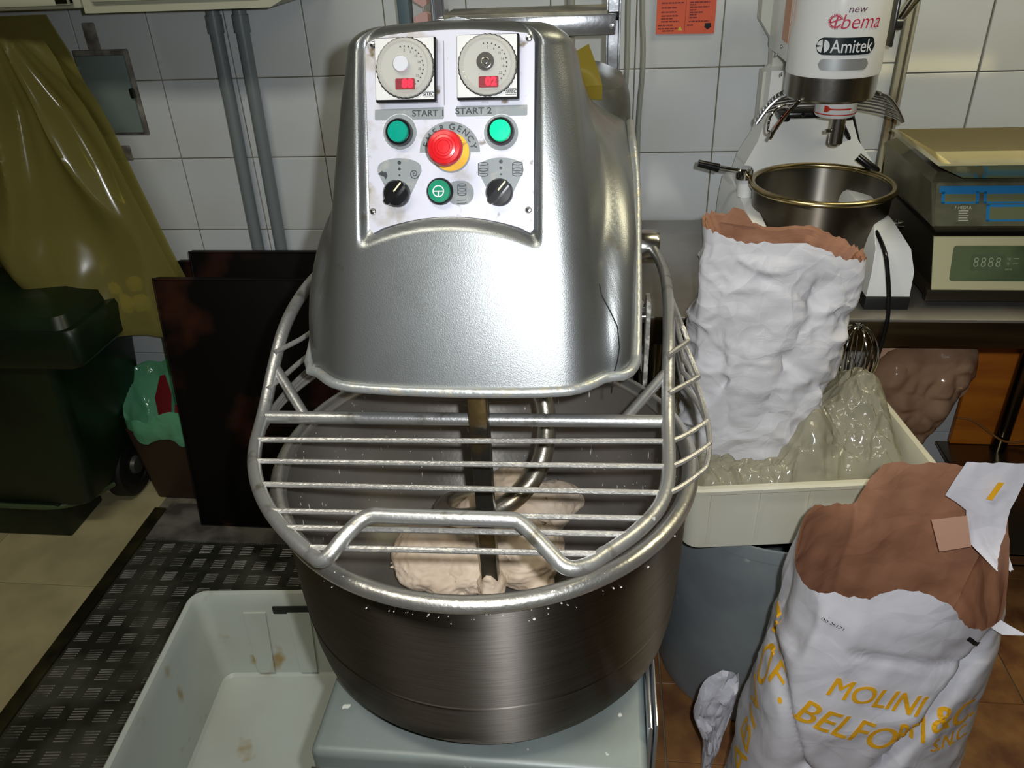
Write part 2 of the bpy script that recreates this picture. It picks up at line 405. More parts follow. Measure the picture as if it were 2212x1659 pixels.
# recessed steel chequer plate let into the floor
t = T('floor_plate', 'dark chequered steel floor plate left of the mixer under the white crate', 'floor plate', (-.85, 1.0, 0))
t.part('plate', box(-1.33, -.12, -.2, 1.66, -.003, .006, .001, 1), tread)
t.part('edge_bar', box(-1.362, -1.325, -.2, 1.80, -.003, .014, .003), edge_m)
bars = []
P_ = .0605
bar = box(-.0175, .0175, -.0016, .0016, 0, .0024, .0008, 1)
i = 0
for a in range(0, 20):
    for b in range(0, 33):
        x = -1.30+a*P_; y = -.15+b*P_*.92
        if y > 1.64 or x > -.15: continue
        for k in range(5): bars.append(place(bar, (x, y+(k-2)*.0072, .005), (0, 0, .10), 1))
        for k in range(4): bars.append(place(bar, (x+P_/2+(k-1.5)*.0065, y+P_*.46, .0045), (0, 0, PI/2+.1), .62))
vs, fs = [], []
for g in bars:
    o = len(vs); vs += g[0]; fs += [tuple(q+o for q in f) for f in g[1]]
t.part('tread_bars', (vs, fs), tread_bar, stuff=True, smooth=False)
t.part('back_strip', box(-1.325, -.12, 1.665, 1.83, -.003, .008, .001, 1), mat('worn_concrete', (112, 110, 100), .7, col2=(70, 66, 60), ns=10))

# ================================================================ BACK WALL FITTINGS
t = T('wall_cabinet', 'cream framed wall cabinet with dark glazing at top left above the yellow bag', 'cabinet', (-1.6, 1.9, 1.415))
t.part('body', box(-2.1, -1.125, 1.79, WALL-.01, 1.417, 1.85, .006), cab_m)
t.part('door', join(box(-2.09, -1.14, 1.772, 1.79, 1.425, 1.45, .004), box(-2.09, -1.14, 1.772, 1.79, 1.80, 1.84, .004), box(-1.175, -1.14, 1.772, 1.79, 1.425, 1.84, .004), box(-2.09, -2.05, 1.772, 1.79, 1.425, 1.84, .004)), cab_m)
t.part('glass', box(-2.05, -1.175, 1.78, 1.784, 1.45, 1.80), black_p, label='dark glazed door pane')
t = T('wall_cabinet', 'cream wall cabinet with chamfered end above the two grey pipes', 'cabinet', (-.87, 1.9, 1.41))
t.part('body', loft([[(-1.115, y, z0), (-.70, y, z0), (-.64, y, z0+.028), (-.64, y, 1.85), (-1.115, y, 1.85)] for y, z0 in ((1.78, 1.408), (WALL-.01, 1.408))]), cab_m, smooth=False)
t.part('lower_rail', box(-1.09, -.72, 1.768, 1.78, 1.43, 1.445, .003), cab_m)
for k, (x0, lab) in enumerate(((-.938, 'grey plastic conduit pipe on tiled wall, left of the pair'), (-.871, 'grey plastic conduit pipe on tiled wall, right of the pair'))):
    t = T('conduit_pipe', lab, 'pipe', (x0-.015, 2.015, .6))
    t.part('pipe', tube([(x0-.018, 2.018, .5), (x0, 2.018, 1.41)], .0165, 16), pipe_m)
    t.part('collar', tube([(x0-.002, 2.018, 1.335), (x0-.0005, 2.018, 1.375)], .0195, 16), pipe_m)
single('thin_cable', tube([(-.918+.004*k, 2.04, .5+.1*k) for k in range(0, 10)], .0025, 6), cable_m, 'thin pale cable running up the wall between the two pipes', 'cable')
t = T('junction_cover', 'grey square metal hatch cover set in the tiles beside the yellow bag', 'cover', (-1.27, WALL, 1.1))
t.part('mortar_frame', join(box(-1.345, -1.195, WALL-.006, WALL+.004, 1.09, 1.302, .003), box(-1.30, -1.265, WALL-.0045, WALL+.004, 1.30, 1.365, .004)), plaster)
t.part('cover_plate', box(-1.337, -1.206, WALL-.014, WALL-.004, 1.098, 1.289, .002), grey_box)
for z in (1.255, 1.12): t.part('hinge', box(-1.341, -1.329, WALL-.018, WALL-.008, z, z+.012, .002), grey_box)
t.part('latch', box(-1.211, -1.2, WALL-.022, WALL-.01, 1.185, 1.21, .003), black_p)
single('socket_patch', join(box(-1.288, -1.262, WALL-.004, WALL+.004, 1.022, 1.062, .002), box(-1.282, -1.27, WALL-.007, WALL-.002, 1.03, 1.052, .002)), plaster, 'small patch of bare mortar below the grey hatch cover', 'patch')
# orange notice
fr_n = lambda u, v, d: V(.187+u, WALL-.006-d, 1.345+v)
t = T('orange_notice', 'orange printed notice sheet on the tiles left of the white mixer', 'notice', (.187, WALL-.004, 1.30))
t.part('sheet', prism([(-.067, -.043), (.067, -.045), (.067, .06), (-.067, .06)], 0, .0012, fr_n), orange_p, smooth=False)
ls = []
rows = [(-.052, .031, .05), (-.056, .021, .05), (-.056, .011, .036), (-.056, .002, .034), (-.056, -.006, .038), (-.056, -.012, .028), (-.056, -.018, .042), (-.062, -.026, .034), (-.062, -.033, .046), (-.052, -.038, .026),
        (.004, .034, .052), (.026, .029, .01), (.008, .021, .044), (.008, .016, .014), (.008, .011, .044), (.008, .005, .016), (.008, .0, .03), (.008, -.005, .016), (.008, -.011, .018), (.008, -.019, .046), (.004, -.027, .014)]
for x, y, l in rows:
    q = x
    while q < x+l-.001:
        wl = random.uniform(.004, .011); wl = min(wl, x+l-q); ls.append(prism([(q, y), (q+wl, y), (q+wl, y+.0028), (q, y+.0028)], .0012, .0016, fr_n)); q += wl+.0015
ls.append(prism([(-.0012, -.04), (-.0004, -.04), (-.0004, .06), (-.0012, .06)], .0012, .0015, fr_n))
t.part('print', join(*ls), orange_t, smooth=False, stuff=True)
t.part('arrow_mark', prism([(.045, -.022), (.058, -.022), (.059, -.03), (.0515, -.036), (.044, -.03)], .0012, .0018, fr_n), black_p, smooth=False)
t.part('warning_triangle', prism([(-.0165, -.036), (-.0065, -.036), (-.0115, -.027)], .0012, .0018, fr_n), mat('warning_yellow', (190, 190, 40), .5), smooth=False)

# hanging hoses / cables behind the mixer
single('hanging_cable', tube([(.05, 2.02, 1.8), (.052, 2.0, 1.38), (.056, 2.0, 1.25), (.05, 2.0, 1.12), (.06, 2.0, .95), (.07, 2.0, .7)], .0062, 10, it=2), cable_m, 'grey cable hanging down the wall, nearer the ladder', 'cable')
single('hanging_cable', tube([(.08, 2.02, 1.8), (.083, 2.0, 1.38), (.094, 2.0, 1.25), (.086, 2.0, 1.12), (.09, 2.0, .95), (.10, 2.0, .7)], .0062, 10, it=2), cable_m, 'grey cable hanging down the wall, nearer the orange notice', 'cable')
single('wall_post', box(-.452, -.425, 1.88, 1.92, 1.20, 1.75, .003), blue_grey, 'blue-grey upright strip behind the mixer top, left of the ladder', 'post')
t = T('pink_holder', 'pale pink plastic pieces hanging behind the mixer top beside the ladder', 'holder', (-.398, 1.92, 1.34))
def fr_p(u, v, d): return V(-.398+u, 1.90+d, 1.40+v)
t.part('upper_piece', prism([(-.028, .04), (.026, .04), (.02, .0), (0, -.012), (-.02, 0)], 0, .02, fr_p), pink_m, smooth=False)
t.part('lower_piece', prism([(-.024, -.045), (-.024, -.032), (-.003, -.022), (.003, -.022), (.022, -.03), (.022, -.045), (.0, -.20), (-.01, -.20)], 0, .02, fr_p), pink_m, smooth=False)
t.part('string', tube([(-.397, 1.91, 1.41), (-.397, 1.91, 1.36)], .0012, 6), cable_m)

# aluminium step ladder
t = T('step_ladder', 'aluminium step ladder standing behind the mixer against the wall', 'ladder', (-.155, 1.72, 0))
def rail(x): return join(box(x-.011, x+.011, 1.70, 1.735, 0, 1.85, .002), box(x-.014, x-.010, 1.690, 1.737, 0, 1.85, .001), box(x+.010, x+.014, 1.690, 1.737, 0, 1.85, .001))
t.part('rail', rail(-.326), alu, smooth=False); t.part('rail', rail(.018), alu, smooth=False)
for i, z in enumerate((.32, .59, .86, 1.13, 1.388)):
    a = t.part('step', join(box(-.315, .007, 1.685, 1.80, z-.004, z+.004, .002)), alu_d, smooth=False)
    t.part('step_front', join(box(-.33, .022, 1.678, 1.688, z-.040, z-.002, .003), lathe([(0, 0), (.005, 0), (.005, .004), (0, .005)], 12, (.016, 1.678, z-.024), (0, -1, 0))), alu, parent=a)
t.part('rear_leg', tube([(-.075, 1.86, 1.8), (-.06, 1.9, 0)], .009, 8), cable_m)
t.part('hinge_cap', box(.0, .03, 1.695, 1.74, 1.372, 1.388, .003), black_p)

# ================================================================ SPIRAL MIXER
HC = -.18                     # hood centre line
t = T('spiral_mixer', 'large silver spiral dough mixer with control panel and steel bowl, centre', 'dough mixer', (-.159, .917, 0)); MX = t
base = t.part('base', box(-.385, .076, .643, 1.62, .03, .583, .012, 3), base_m)
t.part('foot_plate', box(-.37, .06, .68, 1.6, 0, .032, .004), black_r, parent=base)
t.part('side_trim', join(box(.077, .084, .70, .90, .30, .60, .002), box(.086, .091, .70, .90, .33, .607, .002)), alu, parent=base, label='bright edge strips on the right side')
t.part('base_groove', box(-.386, .077, .6415, .6435, .545, .549), hood_side_m, parent=base)
def ringxy(cx, cy, hx, hy, z, e=5, n=64):
    r = []
    for k in range(n):
        a = 2*PI*k/n; c, s_ = math.cos(a), math.sin(a)
        r.append((cx+hx*math.copysign(abs(c)**(2/e), c), cy+hy*math.copysign(abs(s_)**(2/e), s_), z))
    return r
col = t.part('column', loft([ringxy(-.18, 1.50, .235, .14, .58), ringxy(-.18, 1.50, .232, .14, 1.20), ringxy(-.18, 1.50, .228, .135, 1.27), ringxy(-.18, 1.50, .215, .125, 1.30), ringxy(-.18, 1.50, .18, .095, 1.318)]), hood_side_m)
# --- hood: one continuous shell with a raised centre, side wings and a recess for the panel
LERP = lerp
def plan(z):
    lerp = lambda tb, q: sum(LERP(tb, q+d_) for d_ in (-.032, -.024, -.016, -.008, 0, .008, .016, .024, .032))/9
    wi = lerp([(1.04, .190), (1.15, .181), (1.25, .171), (1.31, .163), (1.36, .157), (1.40, .152), (1.43, .143)], z)
    wr = lerp([(1.04, .228), (1.2, .230), (1.27, .218), (1.30, .196), (1.325, .164), (1.36, .158), (1.43, .144)], z)
    wl = lerp([(1.04, .212), (1.14, .215), (1.22, .20), (1.27, .172), (1.31, .165), (1.36, .158), (1.43, .144)], z)
    yf = .85+.4*(z-1.04)
    yw = lerp([(1.04, .885), (1.10, .905), (1.20, .975), (1.27, 1.07), (1.30, 1.14), (1.33, 1.2), (1.43, 1.2)], z)
    yb = 1.40
    def side(s, wo):
        k = sstep(0, .02, wo-wi)
        return [(HC+s*wo, yb), (HC+s*wo, (yb+yw)/2), (HC+s*wo, yw+.06), (HC+s*(wo-.004), yw+.018), (HC+s*(wo-.02*k-.001), yw+.002),
                (HC+s*(wi+.012*k+.001), yw+.004), (HC+s*(wi-.001), min(yw, yf+.055)), (HC+s*(wi-.010), yf+.026), (HC+s*(wi-.034), yf+.006), (HC+s*(wi-.075), yf)]
    pts = side(1, wr)+[(HC+.04, yf-.003), (HC-.04, yf-.003)]+side(-1, wl)[::-1]
    p = smooth_path([(a, b, 0) for a, b in pts], 3)
    return p
NS = 200
def resample(p, n, wts=None):
    L_ = [0]
    for a, b in zip(p, p[1:]): L_.append(L_[-1]+(b-a).length)
    out = []; j = 0
    for k in range(n):
        d = L_[-1]*k/(n-1)
        while j < len(L_)-2 and L_[j+1] < d: j += 1
        s_ = (d-L_[j])/max(1e-9, L_[j+1]-L_[j]); out.append(p[j].lerp(p[j+1], min(1, s_)))
    return out
def hoodring(z):
    p = plan(z); n3 = len(p)
    # keep parameter = control polygon position so creases line up between rings; densify the front
    a, b = int(n3*.36), int(n3*.64)
    return resample(p[:a+1], 60)[:-1]+resample(p[a:b+1], 90)[:-1]+resample(p[b:], 60)
UC = -.187
def recess(x, z):
    u = x-UC; v = (z-1.30)*1.077
    vb = -.092+.024*(1-(u/.108)**2)
    hw = .108
    m = sstep(hw+.008, hw-.006, abs(u)) if False else 1-sstep(hw-.005, hw+.008, abs(u))
    m *= sstep(vb-.010, vb+.004, v)
    m *= 1-sstep(.146, .168, v)
    return m
zs = [1.04+.39*i/100 for i in range(101)]
rings = []
N0 = len(hoodring(1.2))
first = hoodring(1.04); toprow = hoodring(1.43)
def zlow(p):
    return 1.04+max(0, p.y-.93)*.62
for zi in zs:
    tt = (zi-1.04)/.39; row = []
    for k in range(N0):
        zl = min(1.24, zlow(first[k])); zt = 1.43-.30*max(0, toprow[k].y-1.03); z = zl+(zt-zl)*tt
        row.append((k, z, zl+(1.43-zl)*tt))
    rings.append(row)
cache = {}
def hr(z):
    key = round(z, 4)
    if key not in cache: cache[key] = hoodring(key)
    return cache[key]
R_ = []
for row in rings:
    out = []
    for k, z, zq in row:
        p = hr(zq)[k]; x, y = p.x, p.y; dz = 0
        if y < .86+.4*(z-1.04)+.03:
            m_ = recess(x, z); y += .0135*m_
            # soft raised shoulder round the recess
        crown = -.35*(x-HC)**2*max(0, (z-1.30)/.13) if z > 1.30 else 0
        out.append(V(x, y, z+crown))
    R_.append(out)
cyy = 1.2
for i in range(1, 9):
    a = PI/2*i/8; ins = .030*(1-math.cos(a)); dz = .020*math.sin(a)
    out = []
    for p in R_[100]:
        d = V(HC-p.x, cyy-p.y, 0); l = d.length; q = p+V(math.copysign(min(abs(d.x), ins), d.x) if abs(p.x-HC) > .02 else 0, ins if p.y < cyy else 0, 0)
        q = V(q.x, q.y, p.z+dz); out.append(q)
    R_.append(out)
last = R_[-1]
for s_ in (.6, .2, .02):
    R_.append([V(HC+(p.x-HC)*s_, p.y, p.z+.004*(1-s_)) for p in last])
g = loft(R_, cap0=False, cap1=False, closed=False)
hood = t.part('hood', g, hood_m, ang=60)
HB = bvh(hood)
# rolled lip round the lower edge
lowedge = [p.copy() for p in R_[0]]
lip = []
for k, p in enumerate(lowedge):
    out_x = math.copysign(.004, p.x-HC) if p.y > .89 else 0
    lip.append(p+V(out_x, -.004 if p.y < .9 else 0, +.005-.003*(1-((p.x-HC)/.23)**2)))
lip = resample(lip, 120)
t.part('hood_lip', tube(lip, .0068, 12), mat('chipped_lip_paint', (176, 180, 180), .36, .6, col2=(190, 186, 172), ns=70, lo=.55, hi=.62, bump=.4, bs=120), parent=hood)
t.part('hood_underside', loft([[V(p.x, p.y, p.z+.004) for p in lowedge], [V(HC+(p.x-HC)*.05, 1.15, 1.06) for p in lowedge]], False, False, False), black_r, parent=hood)
def onhood(x, z, off=.0006):
    h = HB.ray_cast(V(x, .3, z), V(0, 1, 0)); return (h[0]+h[1]*0+V(0, -off, 0)) if h[0] else V(x, .9, z)
ck = [(.000, 1.150), (.003, 1.138), (.014, 1.12), (.024, 1.102), (.027, 1.079), (.025, 1.062), (.021, 1.046)]
ckp = [onhood(a, b) for a, b in ck]; ckp += [V(.019, ckp[-1].y-.012, 1.034), V(.018, ckp[-1].y-.010, 1.022)]
t.part('crack', tube(ckp, .0009, 6), black_r, parent=hood, label='thin dark crack in the hood shell')
# --- control panel
KN = math.sqrt(1.16)
def fp(u, v, d=0):   # panel frame: u right, v up the slope, d outward
    return V(-.164+u, .8605+.4*(.26+v/KN), 1.30+v/KN)+V(0, -1, .4)/KN*d
pan = [(-.1235, -.0875)]+[(-.1235+.2055*k/16, -.083+.0175*(1-(2*k/16-1)**2)) for k in range(0, 17)]+[(.082, -.0875)]
pan = [(-.1195, -.0865)]+[(-.1195+.198*k/16, -.0845+.018*(1-(2*k/16-1)**2)) for k in range(1, 16)]+[(.0785, -.0865), (.0825, -.082)]+[(.0825, .136), (.079, .143), (.072, .1465)]+[(.072-.184*k/12, .1465+.006*(1-(2*k/12-1)**2)) for k in range(1, 12)]+[(-.112, .1440), (-.12, .1405), (-.1235, .133), (-.1235, -.082)]
panel = t.part('control_panel', prism(pan, -.002, .0022, fp), panel_m, smooth=False)
D0 = .0023
def pr(name, g_, m_, **k): return t.part(name, g_, m_, parent=panel, **k)
# printed areas
def fan(cx, cy):
    pts = [(cx-.028, cy), (cx-.0275, cy+.004)]+[(cx+.0275*math.cos(a), cy+.0045+.0115*math.sin(a)) for a in [PI-PI*k/12 for k in range(1, 12)]]+[(cx+.0275, cy+.004), (cx+.028, cy), (cx+.014, cy-.028), (cx-.014, cy-.028)]
    return pts
ring_w = lambda c, r: prism(circ(r, 40, *c), D0-.001, D0, fp)
arc = [(-.0209+.0375*math.cos(a), .0105+.0365*math.sin(a)) for a in [PI*k/24 for k in range(25)]]
grey = [prism([(-.1135, .0625), (-.0275, .0640), (-.0275, .0515), (-.0290, .0500), (-.1125, .0498), (-.1138, .051)], D0-.001, D0+.0001, fp),
        prism([(-.0121, .0648), (.0742, .0648), (.0742, .0535), (.073, .0525), (-.011, .0525), (-.0121, .054)], D0-.001, D0+.0001, fp),
        prism(fan(-.0842, -.0115), D0-.001, D0+.0001, fp), prism(fan(.0421, -.0122), D0-.001, D0+.0001, fp),
        prism(circ(.021, 36, -.0826, .0354), D0-.001, D0+.0005, fp), prism(circ(.021, 36, .0424, .0330), D0-.001, D0+.0005, fp),
        prism(circ(.0245, 40, -.0195, .0105), D0-.001, D0+.0002, fp), prism(arc, D0-.001, D0+.0001, fp),
        prism(rrect(.034, .029, .0135, 8, -.0085, -.0378), D0-.001, D0+.0001, fp),
        prism([(-.0275, .066), (-.0265, .066), (-.0265, .140), (-.0275, .140)], D0-.001, D0+.0001, fp)]
pr('grey_print', join(*grey), pgrey, smooth=False)
pr('white_print', join(prism(circ(.0216, 36, -.0826, .0354), D0-.001, D0+.0003, fp), prism(circ(.0216, 36, .0424, .0330), D0-.001, D0+.0003, fp)), pwhite, smooth=False, stuff=True)
tx = [textg('START 1', .0105, fp, D0+.0004, (-.0466, .0568), sx=1.05, bold=.0002), textg('START 2', .0105, fp, D0+.0004, (.0088, .0585), sx=1.15, bold=.0002)]
for ch, a in zip('EMERGENCY', [162, 144, 126, 108, 84, 66, 49, 32, 14]):
    a = math.radians(a); tx.append(textg(ch, .0105, fp, D0+.0006, (-.0209+.0300*math.cos(a), .0105+.0300*math.sin(a)), rot=a-PI/2, bold=.0002))
for cx, cy in ((-.0842, 0), (.0421, 0)):
    for r, y in ((.0023, -.001), (.0018, -.0085), (.0012, -.016)): tx.append(prism(circ(r, 14, cx, cy+y), D0, D0+.0006, fp))
def bowlicon(cx, cy, s=1):
    o = []
    for yy in (.006, -.001, -.007):
        o.append(stroke([(cx+.006*s*math.cos(a), cy+yy*s+.0018*s*math.sin(a)) for a in [2*PI*k/20 for k in range(21)]], .0009, D0, D0+.0006, fp))
    for q in (-1, 1): o.append(stroke([(cx+q*.006*s, cy+.006*s), (cx+q*.006*s, cy-.007*s)], .0009, D0, D0+.0006, fp))
    return o
tx += bowlicon(.0205, -.0095)+bowlicon(.0625, -.0095)
tx += bowlicon(-.0062, -.0335, .85)+[stroke([(-.0125, -.047), (-.0005, -.0465)], .0008, D0, D0+.0006, fp), stroke([(-.0125, -.0505), (-.0005, -.050)], .0008, D0, D0+.0006, fp)]
tx.append(stroke([(-.0655+.0015*k/6*math.cos(k*.5)*1.0, -.0145+.0015*k/6*math.sin(k*.5)) for k in range(2, 26)], .001, D0, D0+.0006, fp))
tx.append(prism([(-.1115, -.0145), (-.106, -.0105), (-.1045, -.0125), (-.101, -.012), (-.0995, -.0165), (-.102, -.021), (-.1035, -.0175), (-.107, -.0165)], D0, D0+.0006, fp))
pr('dark_print', join(*tx), pdark, smooth=False, stuff=True)
pn = V(0, -1, .4)/KN
for (u, v) in ((-.1138, .1377), (.0758, .1407), (-.1190, -.0596), (.0760, -.0588)):
    pr('screw', join(lathe([(.0042, 0), (.0042, .0012), (.003, .0028), (0, .0034)], 16, fp(u, v, D0-.0005), pn)), steel)
# timers
for i, (cu_, cv, hub, ledc) in enumerate((( -.0718, .1058, (-.0754, .1110), (-.0712, .0884)), (.0280, .1068, (.0256, .1119), (.0294, .0888)))):
    lab = ('left timer dial with white hub' if i == 0 else 'right timer dial with clear hub')
    d = t.part('timer_dial', prism(rrect(.0745, .0745, .002, 3, cu_, cv), .001, .011, fp), black_p, label=lab, smooth=False)
    t.part('dial_plate', prism(rrect(.0715, .0705, .001, 3, cu_-.0012, cv+.0012), .010, .0122, fp), dial_face, parent=d, smooth=False)
    kc = (cu_-.0005, cv+.002)
    N_ = 72
    prof = []
    ringA = [(kc[0]+(.0345+(.0008 if (k//1) % 2 else 0))*math.cos(2*PI*k/N_), kc[1]+(.0345+(.0008 if k % 2 else 0))*math.sin(2*PI*k/N_)) for k in range(N_)]
    def sc_(r_, s_): return [(kc[0]+(a-kc[0])*s_, kc[1]+(b-kc[1])*s_) for a, b in r_]
    rr_ = [[fp(a, b, .0122) for a, b in ringA], [fp(a, b, .017) for a, b in sc_(ringA, .97)], [fp(a, b, .0195) for a, b in sc_(ringA, .86)], [fp(a, b, .0175) for a, b in sc_(ringA, .80)], [fp(a, b, .0175) for a, b in sc_(ringA, .05)]]
    t.part('dial_knob', loft(rr_, False, True), dial_clear, parent=d, ang=20)
    t.part('dial_edge', loft([[fp(a, b, .0121) for a, b in sc_(ringA, 1.02)], [fp(a, b, .0126) for a, b in sc_(ringA, 1.02)]], True, True), black_p, parent=d, smooth=False)
    t.part('dial_disc', prism(circ(.0338, 40, *kc), .0125, .0145, fp), dial_face, parent=d, smooth=False)
    if i == 0: t.part('hub', lathe([(.0095, 0), (.0095, .005), (.0088, .0062), (0, .0062)], 28, fp(*hub, .0165), pn), mat('white_hub', (196, 198, 204), .35), parent=d)
    else: t.part('hub', lathe([(.0105, 0), (.0105, .002), (.0075, .002), (.0075, .004), (.005, .004), (.004, .001), (.0025, .001), (.0025, .003), (0, .003)], 28, fp(*hub, .0165), pn), steel, parent=d)
    ticks = []
    for k in range(0, 15):
        a = math.radians(100-12*k); rr = .0235
        ticks.append(prism(circ(.0009, 8, kc[0]+rr*math.cos(a), kc[1]+rr*math.sin(a)), .0178, .0182, fp))
        if k % 2: ticks.append(textg(str(k*2), .004, fp, .018, (kc[0]+.019*math.cos(a), kc[1]+.019*math.sin(a))))
    t.part('dial_marks', join(*ticks), pdark, parent=d, smooth=False)
    led = t.part('display', prism(rrect(.0235, .0125, .0012, 3, *ledc), .0176, .0186, fp), led_bg, parent=d, smooth=False)
    dg = []
    for q, ch in enumerate(('8', '8') if i == 0 else ('0', '2')):
        dg.append(textg(ch, .0125, fp, .0190, (ledc[0]-.0005+.0068*q, ledc[1]), sx=.95, bold=.0007))
    t.part('display_digits', join(*dg), led_on, parent=d, smooth=False)
    bt = (cu_+.0275, cv-.0285)
    t.part('maker_text', join(textg('SITEC', .0052, fp, .0125, bt, shear=.15, bold=.0002), stroke([(bt[0]-.0065, bt[1]+.0032), (bt[0]+.0065, bt[1]+.0032)], .0006, .0122, .0126, fp), stroke([(bt[0]-.0065, bt[1]-.0030), (bt[0]+.0065, bt[1]-.0030)], .0006, .0122, .0126, fp)), pdark, parent=d, smooth=False)
# push buttons
def collar(u, v, r, h, m=black_p): return lathe([(r, 0), (r, h*.7), (r*.93, h), (r*.84, h), (r*.82, h*.75), (0, h*.7)], 32, fp(u, v, D0), pn), m
for i, (u, v, m_) in enumerate(((-.0826, .0345, green_l), (.0424, .0340, green_lit))):
    g_, mm = collar(u, v, .0165, .010)
    b_ = t.part('start_button', g_, mm, label=('left start button' if i == 0 else 'right start button, lit'))
    t.part('lens', lathe([(.0126, 0), (.0126, .006), (.0118, .0072), (0, .0076)], 28, fp(u, v, D0+.0065), pn), m_, parent=b_)
g_, mm = collar(-.0330, -.0362, .0165, .007)
b_ = t.part('stop_button', g_, mm)
t.part('cap', lathe([(.0138, 0), (.0138, .006), (.013, .0072), (0, .0075)], 28, fp(-.0330, -.0362, D0+.003), pn), green_b, parent=b_)
cs_ = (-.0335, -.0365); q_ = [stroke([(cs_[0]+.0065*math.cos(a), cs_[1]+.0065*math.sin(a)) for a in [2*PI*k/28 for k in range(29)]], .0013, .0128, .0135, fp), stroke([(cs_[0]-.0065, cs_[1]), (cs_[0]+.0065, cs_[1])], .0013, .0128, .0135, fp), stroke([(cs_[0], cs_[1]), (cs_[0], cs_[1]-.0065)], .0013, .0128, .0135, fp)]
t.part('symbol', join(*q_), pwhite, parent=b_, smooth=False)
em = (-.0195, .0110)
e_ = t.part('emergency_button', lathe([(.0085, 0), (.0085, .030), (.0125, .032)], 28, fp(*em, D0), pn), black_p)
t.part('yellow_disc', prism(circ(.0228, 40, *em), D0, D0+.0012, fp), yellow_p, parent=e_, smooth=False)
t.part('red_cap', lathe([(.010, -.003), (.0195, .0), (.0212, .004), (.0208, .009), (.0185, .0125), (.0145, .0140), (.0142, .0134), (.0138, .0141), (.0108, .0149), (.0105, .0143), (.0101, .0150), (.0078, .0152), (.0075, .0146), (.0071, .0152), (0, .0155)], 44, fp(*em, D0+.032), pn), red_p, parent=e_)
for i, (u, v) in enumerate(((-.0872, -.0385), (.0410, -.0380))):
    g_ = lathe([(.0165, 0), (.0165, .008), (.0145, .0115), (0, .012)], 36, fp(u, v, D0), pn)
    s_ = t.part('selector_knob', g_, black_p, label='left selector knob' if i == 0 else 'right selector knob')
    A = math.radians(50)
    def fk(a, b, d, u=u, v=v): return fp(u+a*math.cos(A)-b*math.sin(A), v+a*math.sin(A)+b*math.cos(A), d)
    t.part('grip', prism(rrect(.033, .0085, .003, 4, 0, 0), .010, .022, fk), black_p, parent=s_)
    t.part('pointer', prism(rrect(.014, .0018, .0005, 2, .008, .0008), .0218, .0224, fk), mat('cream_pointer', (232, 222, 180), .5), parent=s_, smooth=False)
# --- bowl
BX, BY = -.159, .917
bowl = t.part('bowl', lathe([(0, .598), (.235, .598), (.262, .606), (.276, .628), (.281, .66), (.286, .74), (.289, .88), (.289, .892)], 128, (BX, BY, 0), cap=False), steel_out)
t.part('bowl_inside', lathe([(.288, .895), (.285, .88), (.281, .74), (.276, .67), (.266, .635), (.245, .616), (.215, .610), (.0, .610)], 128, (BX, BY, 0), cap=False), steel_in, parent=bowl)
rp = [(.2890+.0115*math.cos(a), .8945+.0105*math.sin(a)) for a in [2*PI*k/14 for k in range(15)]]
t.part('bowl_rim', lathe(rp, 160, (BX, BY, 0)), rim_m, parent=bowl)
t.part('bowl_seam', lathe([(.2835, .704), (.2848, .7065), (.2838, .709)], 128, (BX, BY, 0), cap=False), steel_out, parent=bowl)
t.part('drive_plate', lathe([(.20, .583), (.22, .583), (.22, .598), (0, .598)], 64, (BX, BY, 0)), hood_side_m, parent=bowl)
# dried flour smears on rim and bowl wall
sm = []
for k in range(150):
    a = random.choice([random.gauss(-1.9, .35), random.gauss(-1.3, .3), random.uniform(-3.0, .3)])
    if random.random() < .6: r0, z0 = .2890+.0110*math.cos(1.1), .8945+.0108*math.sin(1.1)+random.uniform(-.002, 0)
    else: r0, z0 = .2895, random.uniform(.86, .885)
    s_ = random.uniform(.0005, .0018)
    sm.append(place(lathe([(0, -.4), (1, 0), (0, .4)], 7), (BX+r0*math.cos(a), BY+r0*math.sin(a), z0), (random.uniform(-.5, .5), random.uniform(-.5, .5), a+PI/2), s_))
    sm[-1] = ([V(v.x, v.y, v.z) for v in sm[-1][0]], sm[-1][1])
for k in range(320):
    a = random.uniform(0, 2*PI); z0 = random.uniform(.66, .89); r0 = lerp([(.66, .2745), (.74, .2805), (.89, .2855)], z0); s_ = random.uniform(.0006, .0019)
    h_ = random.choice([1, 1, 2, 5])
    g_ = lathe([(0, -1), (.8, -.3), (.8, .3), (0, 1)], 6)
    sm.append(([V(BX+(r0)*math.cos(a+v.x*s_/.28), BY+r0*math.sin(a+v.x*s_/.28), z0+v.z*s_*h_)+V(-math.cos(a), -math.sin(a), 0)*(.0006+v.y*.0006) for v in g_[0]], g_[1]))
t.part('flour_specks', join(*sm), mat('dried_flour', (206, 202, 196), .85), parent=bowl, stuff=True)
# --- tool: breaker bar and spiral
t.part('breaker_bar', box(-.173, -.147, .888, .914, .622, 1.06, .003), mat('breaker_bar_steel', (92, 90, 84), .32, .9, col2=(130, 110, 74), ns=16, lo=.5, hi=.62, bump=.4, bs=60))
sp = []
for k in range(0, 61):
    th = 80-350*k/60
    z = lerp([(-270, .645), (-180, .70), (-90, .762), (-60, .785), (-30, .815), (0, .86), (35, .93), (80, 1.02)], th)
    r = lerp([(-270, .088), (20, .088), (80, .045)], th); th = math.radians(th)
    sp.append((-.166+r*math.cos(th), 1.03+r*math.sin(th), z))
sp = [(-.155, 1.075, 1.09)]+sp
t.part('spiral_hook', tube(sp, .0155, 16, it=2), mat('spiral_steel', (170, 164, 150), .3, .9, col2=(150, 128, 90), ns=14, lo=.55, hi=.7, col3=(205, 198, 186), ns3=40, lo3=.68, hi3=.74, bump=.4, bs=70))
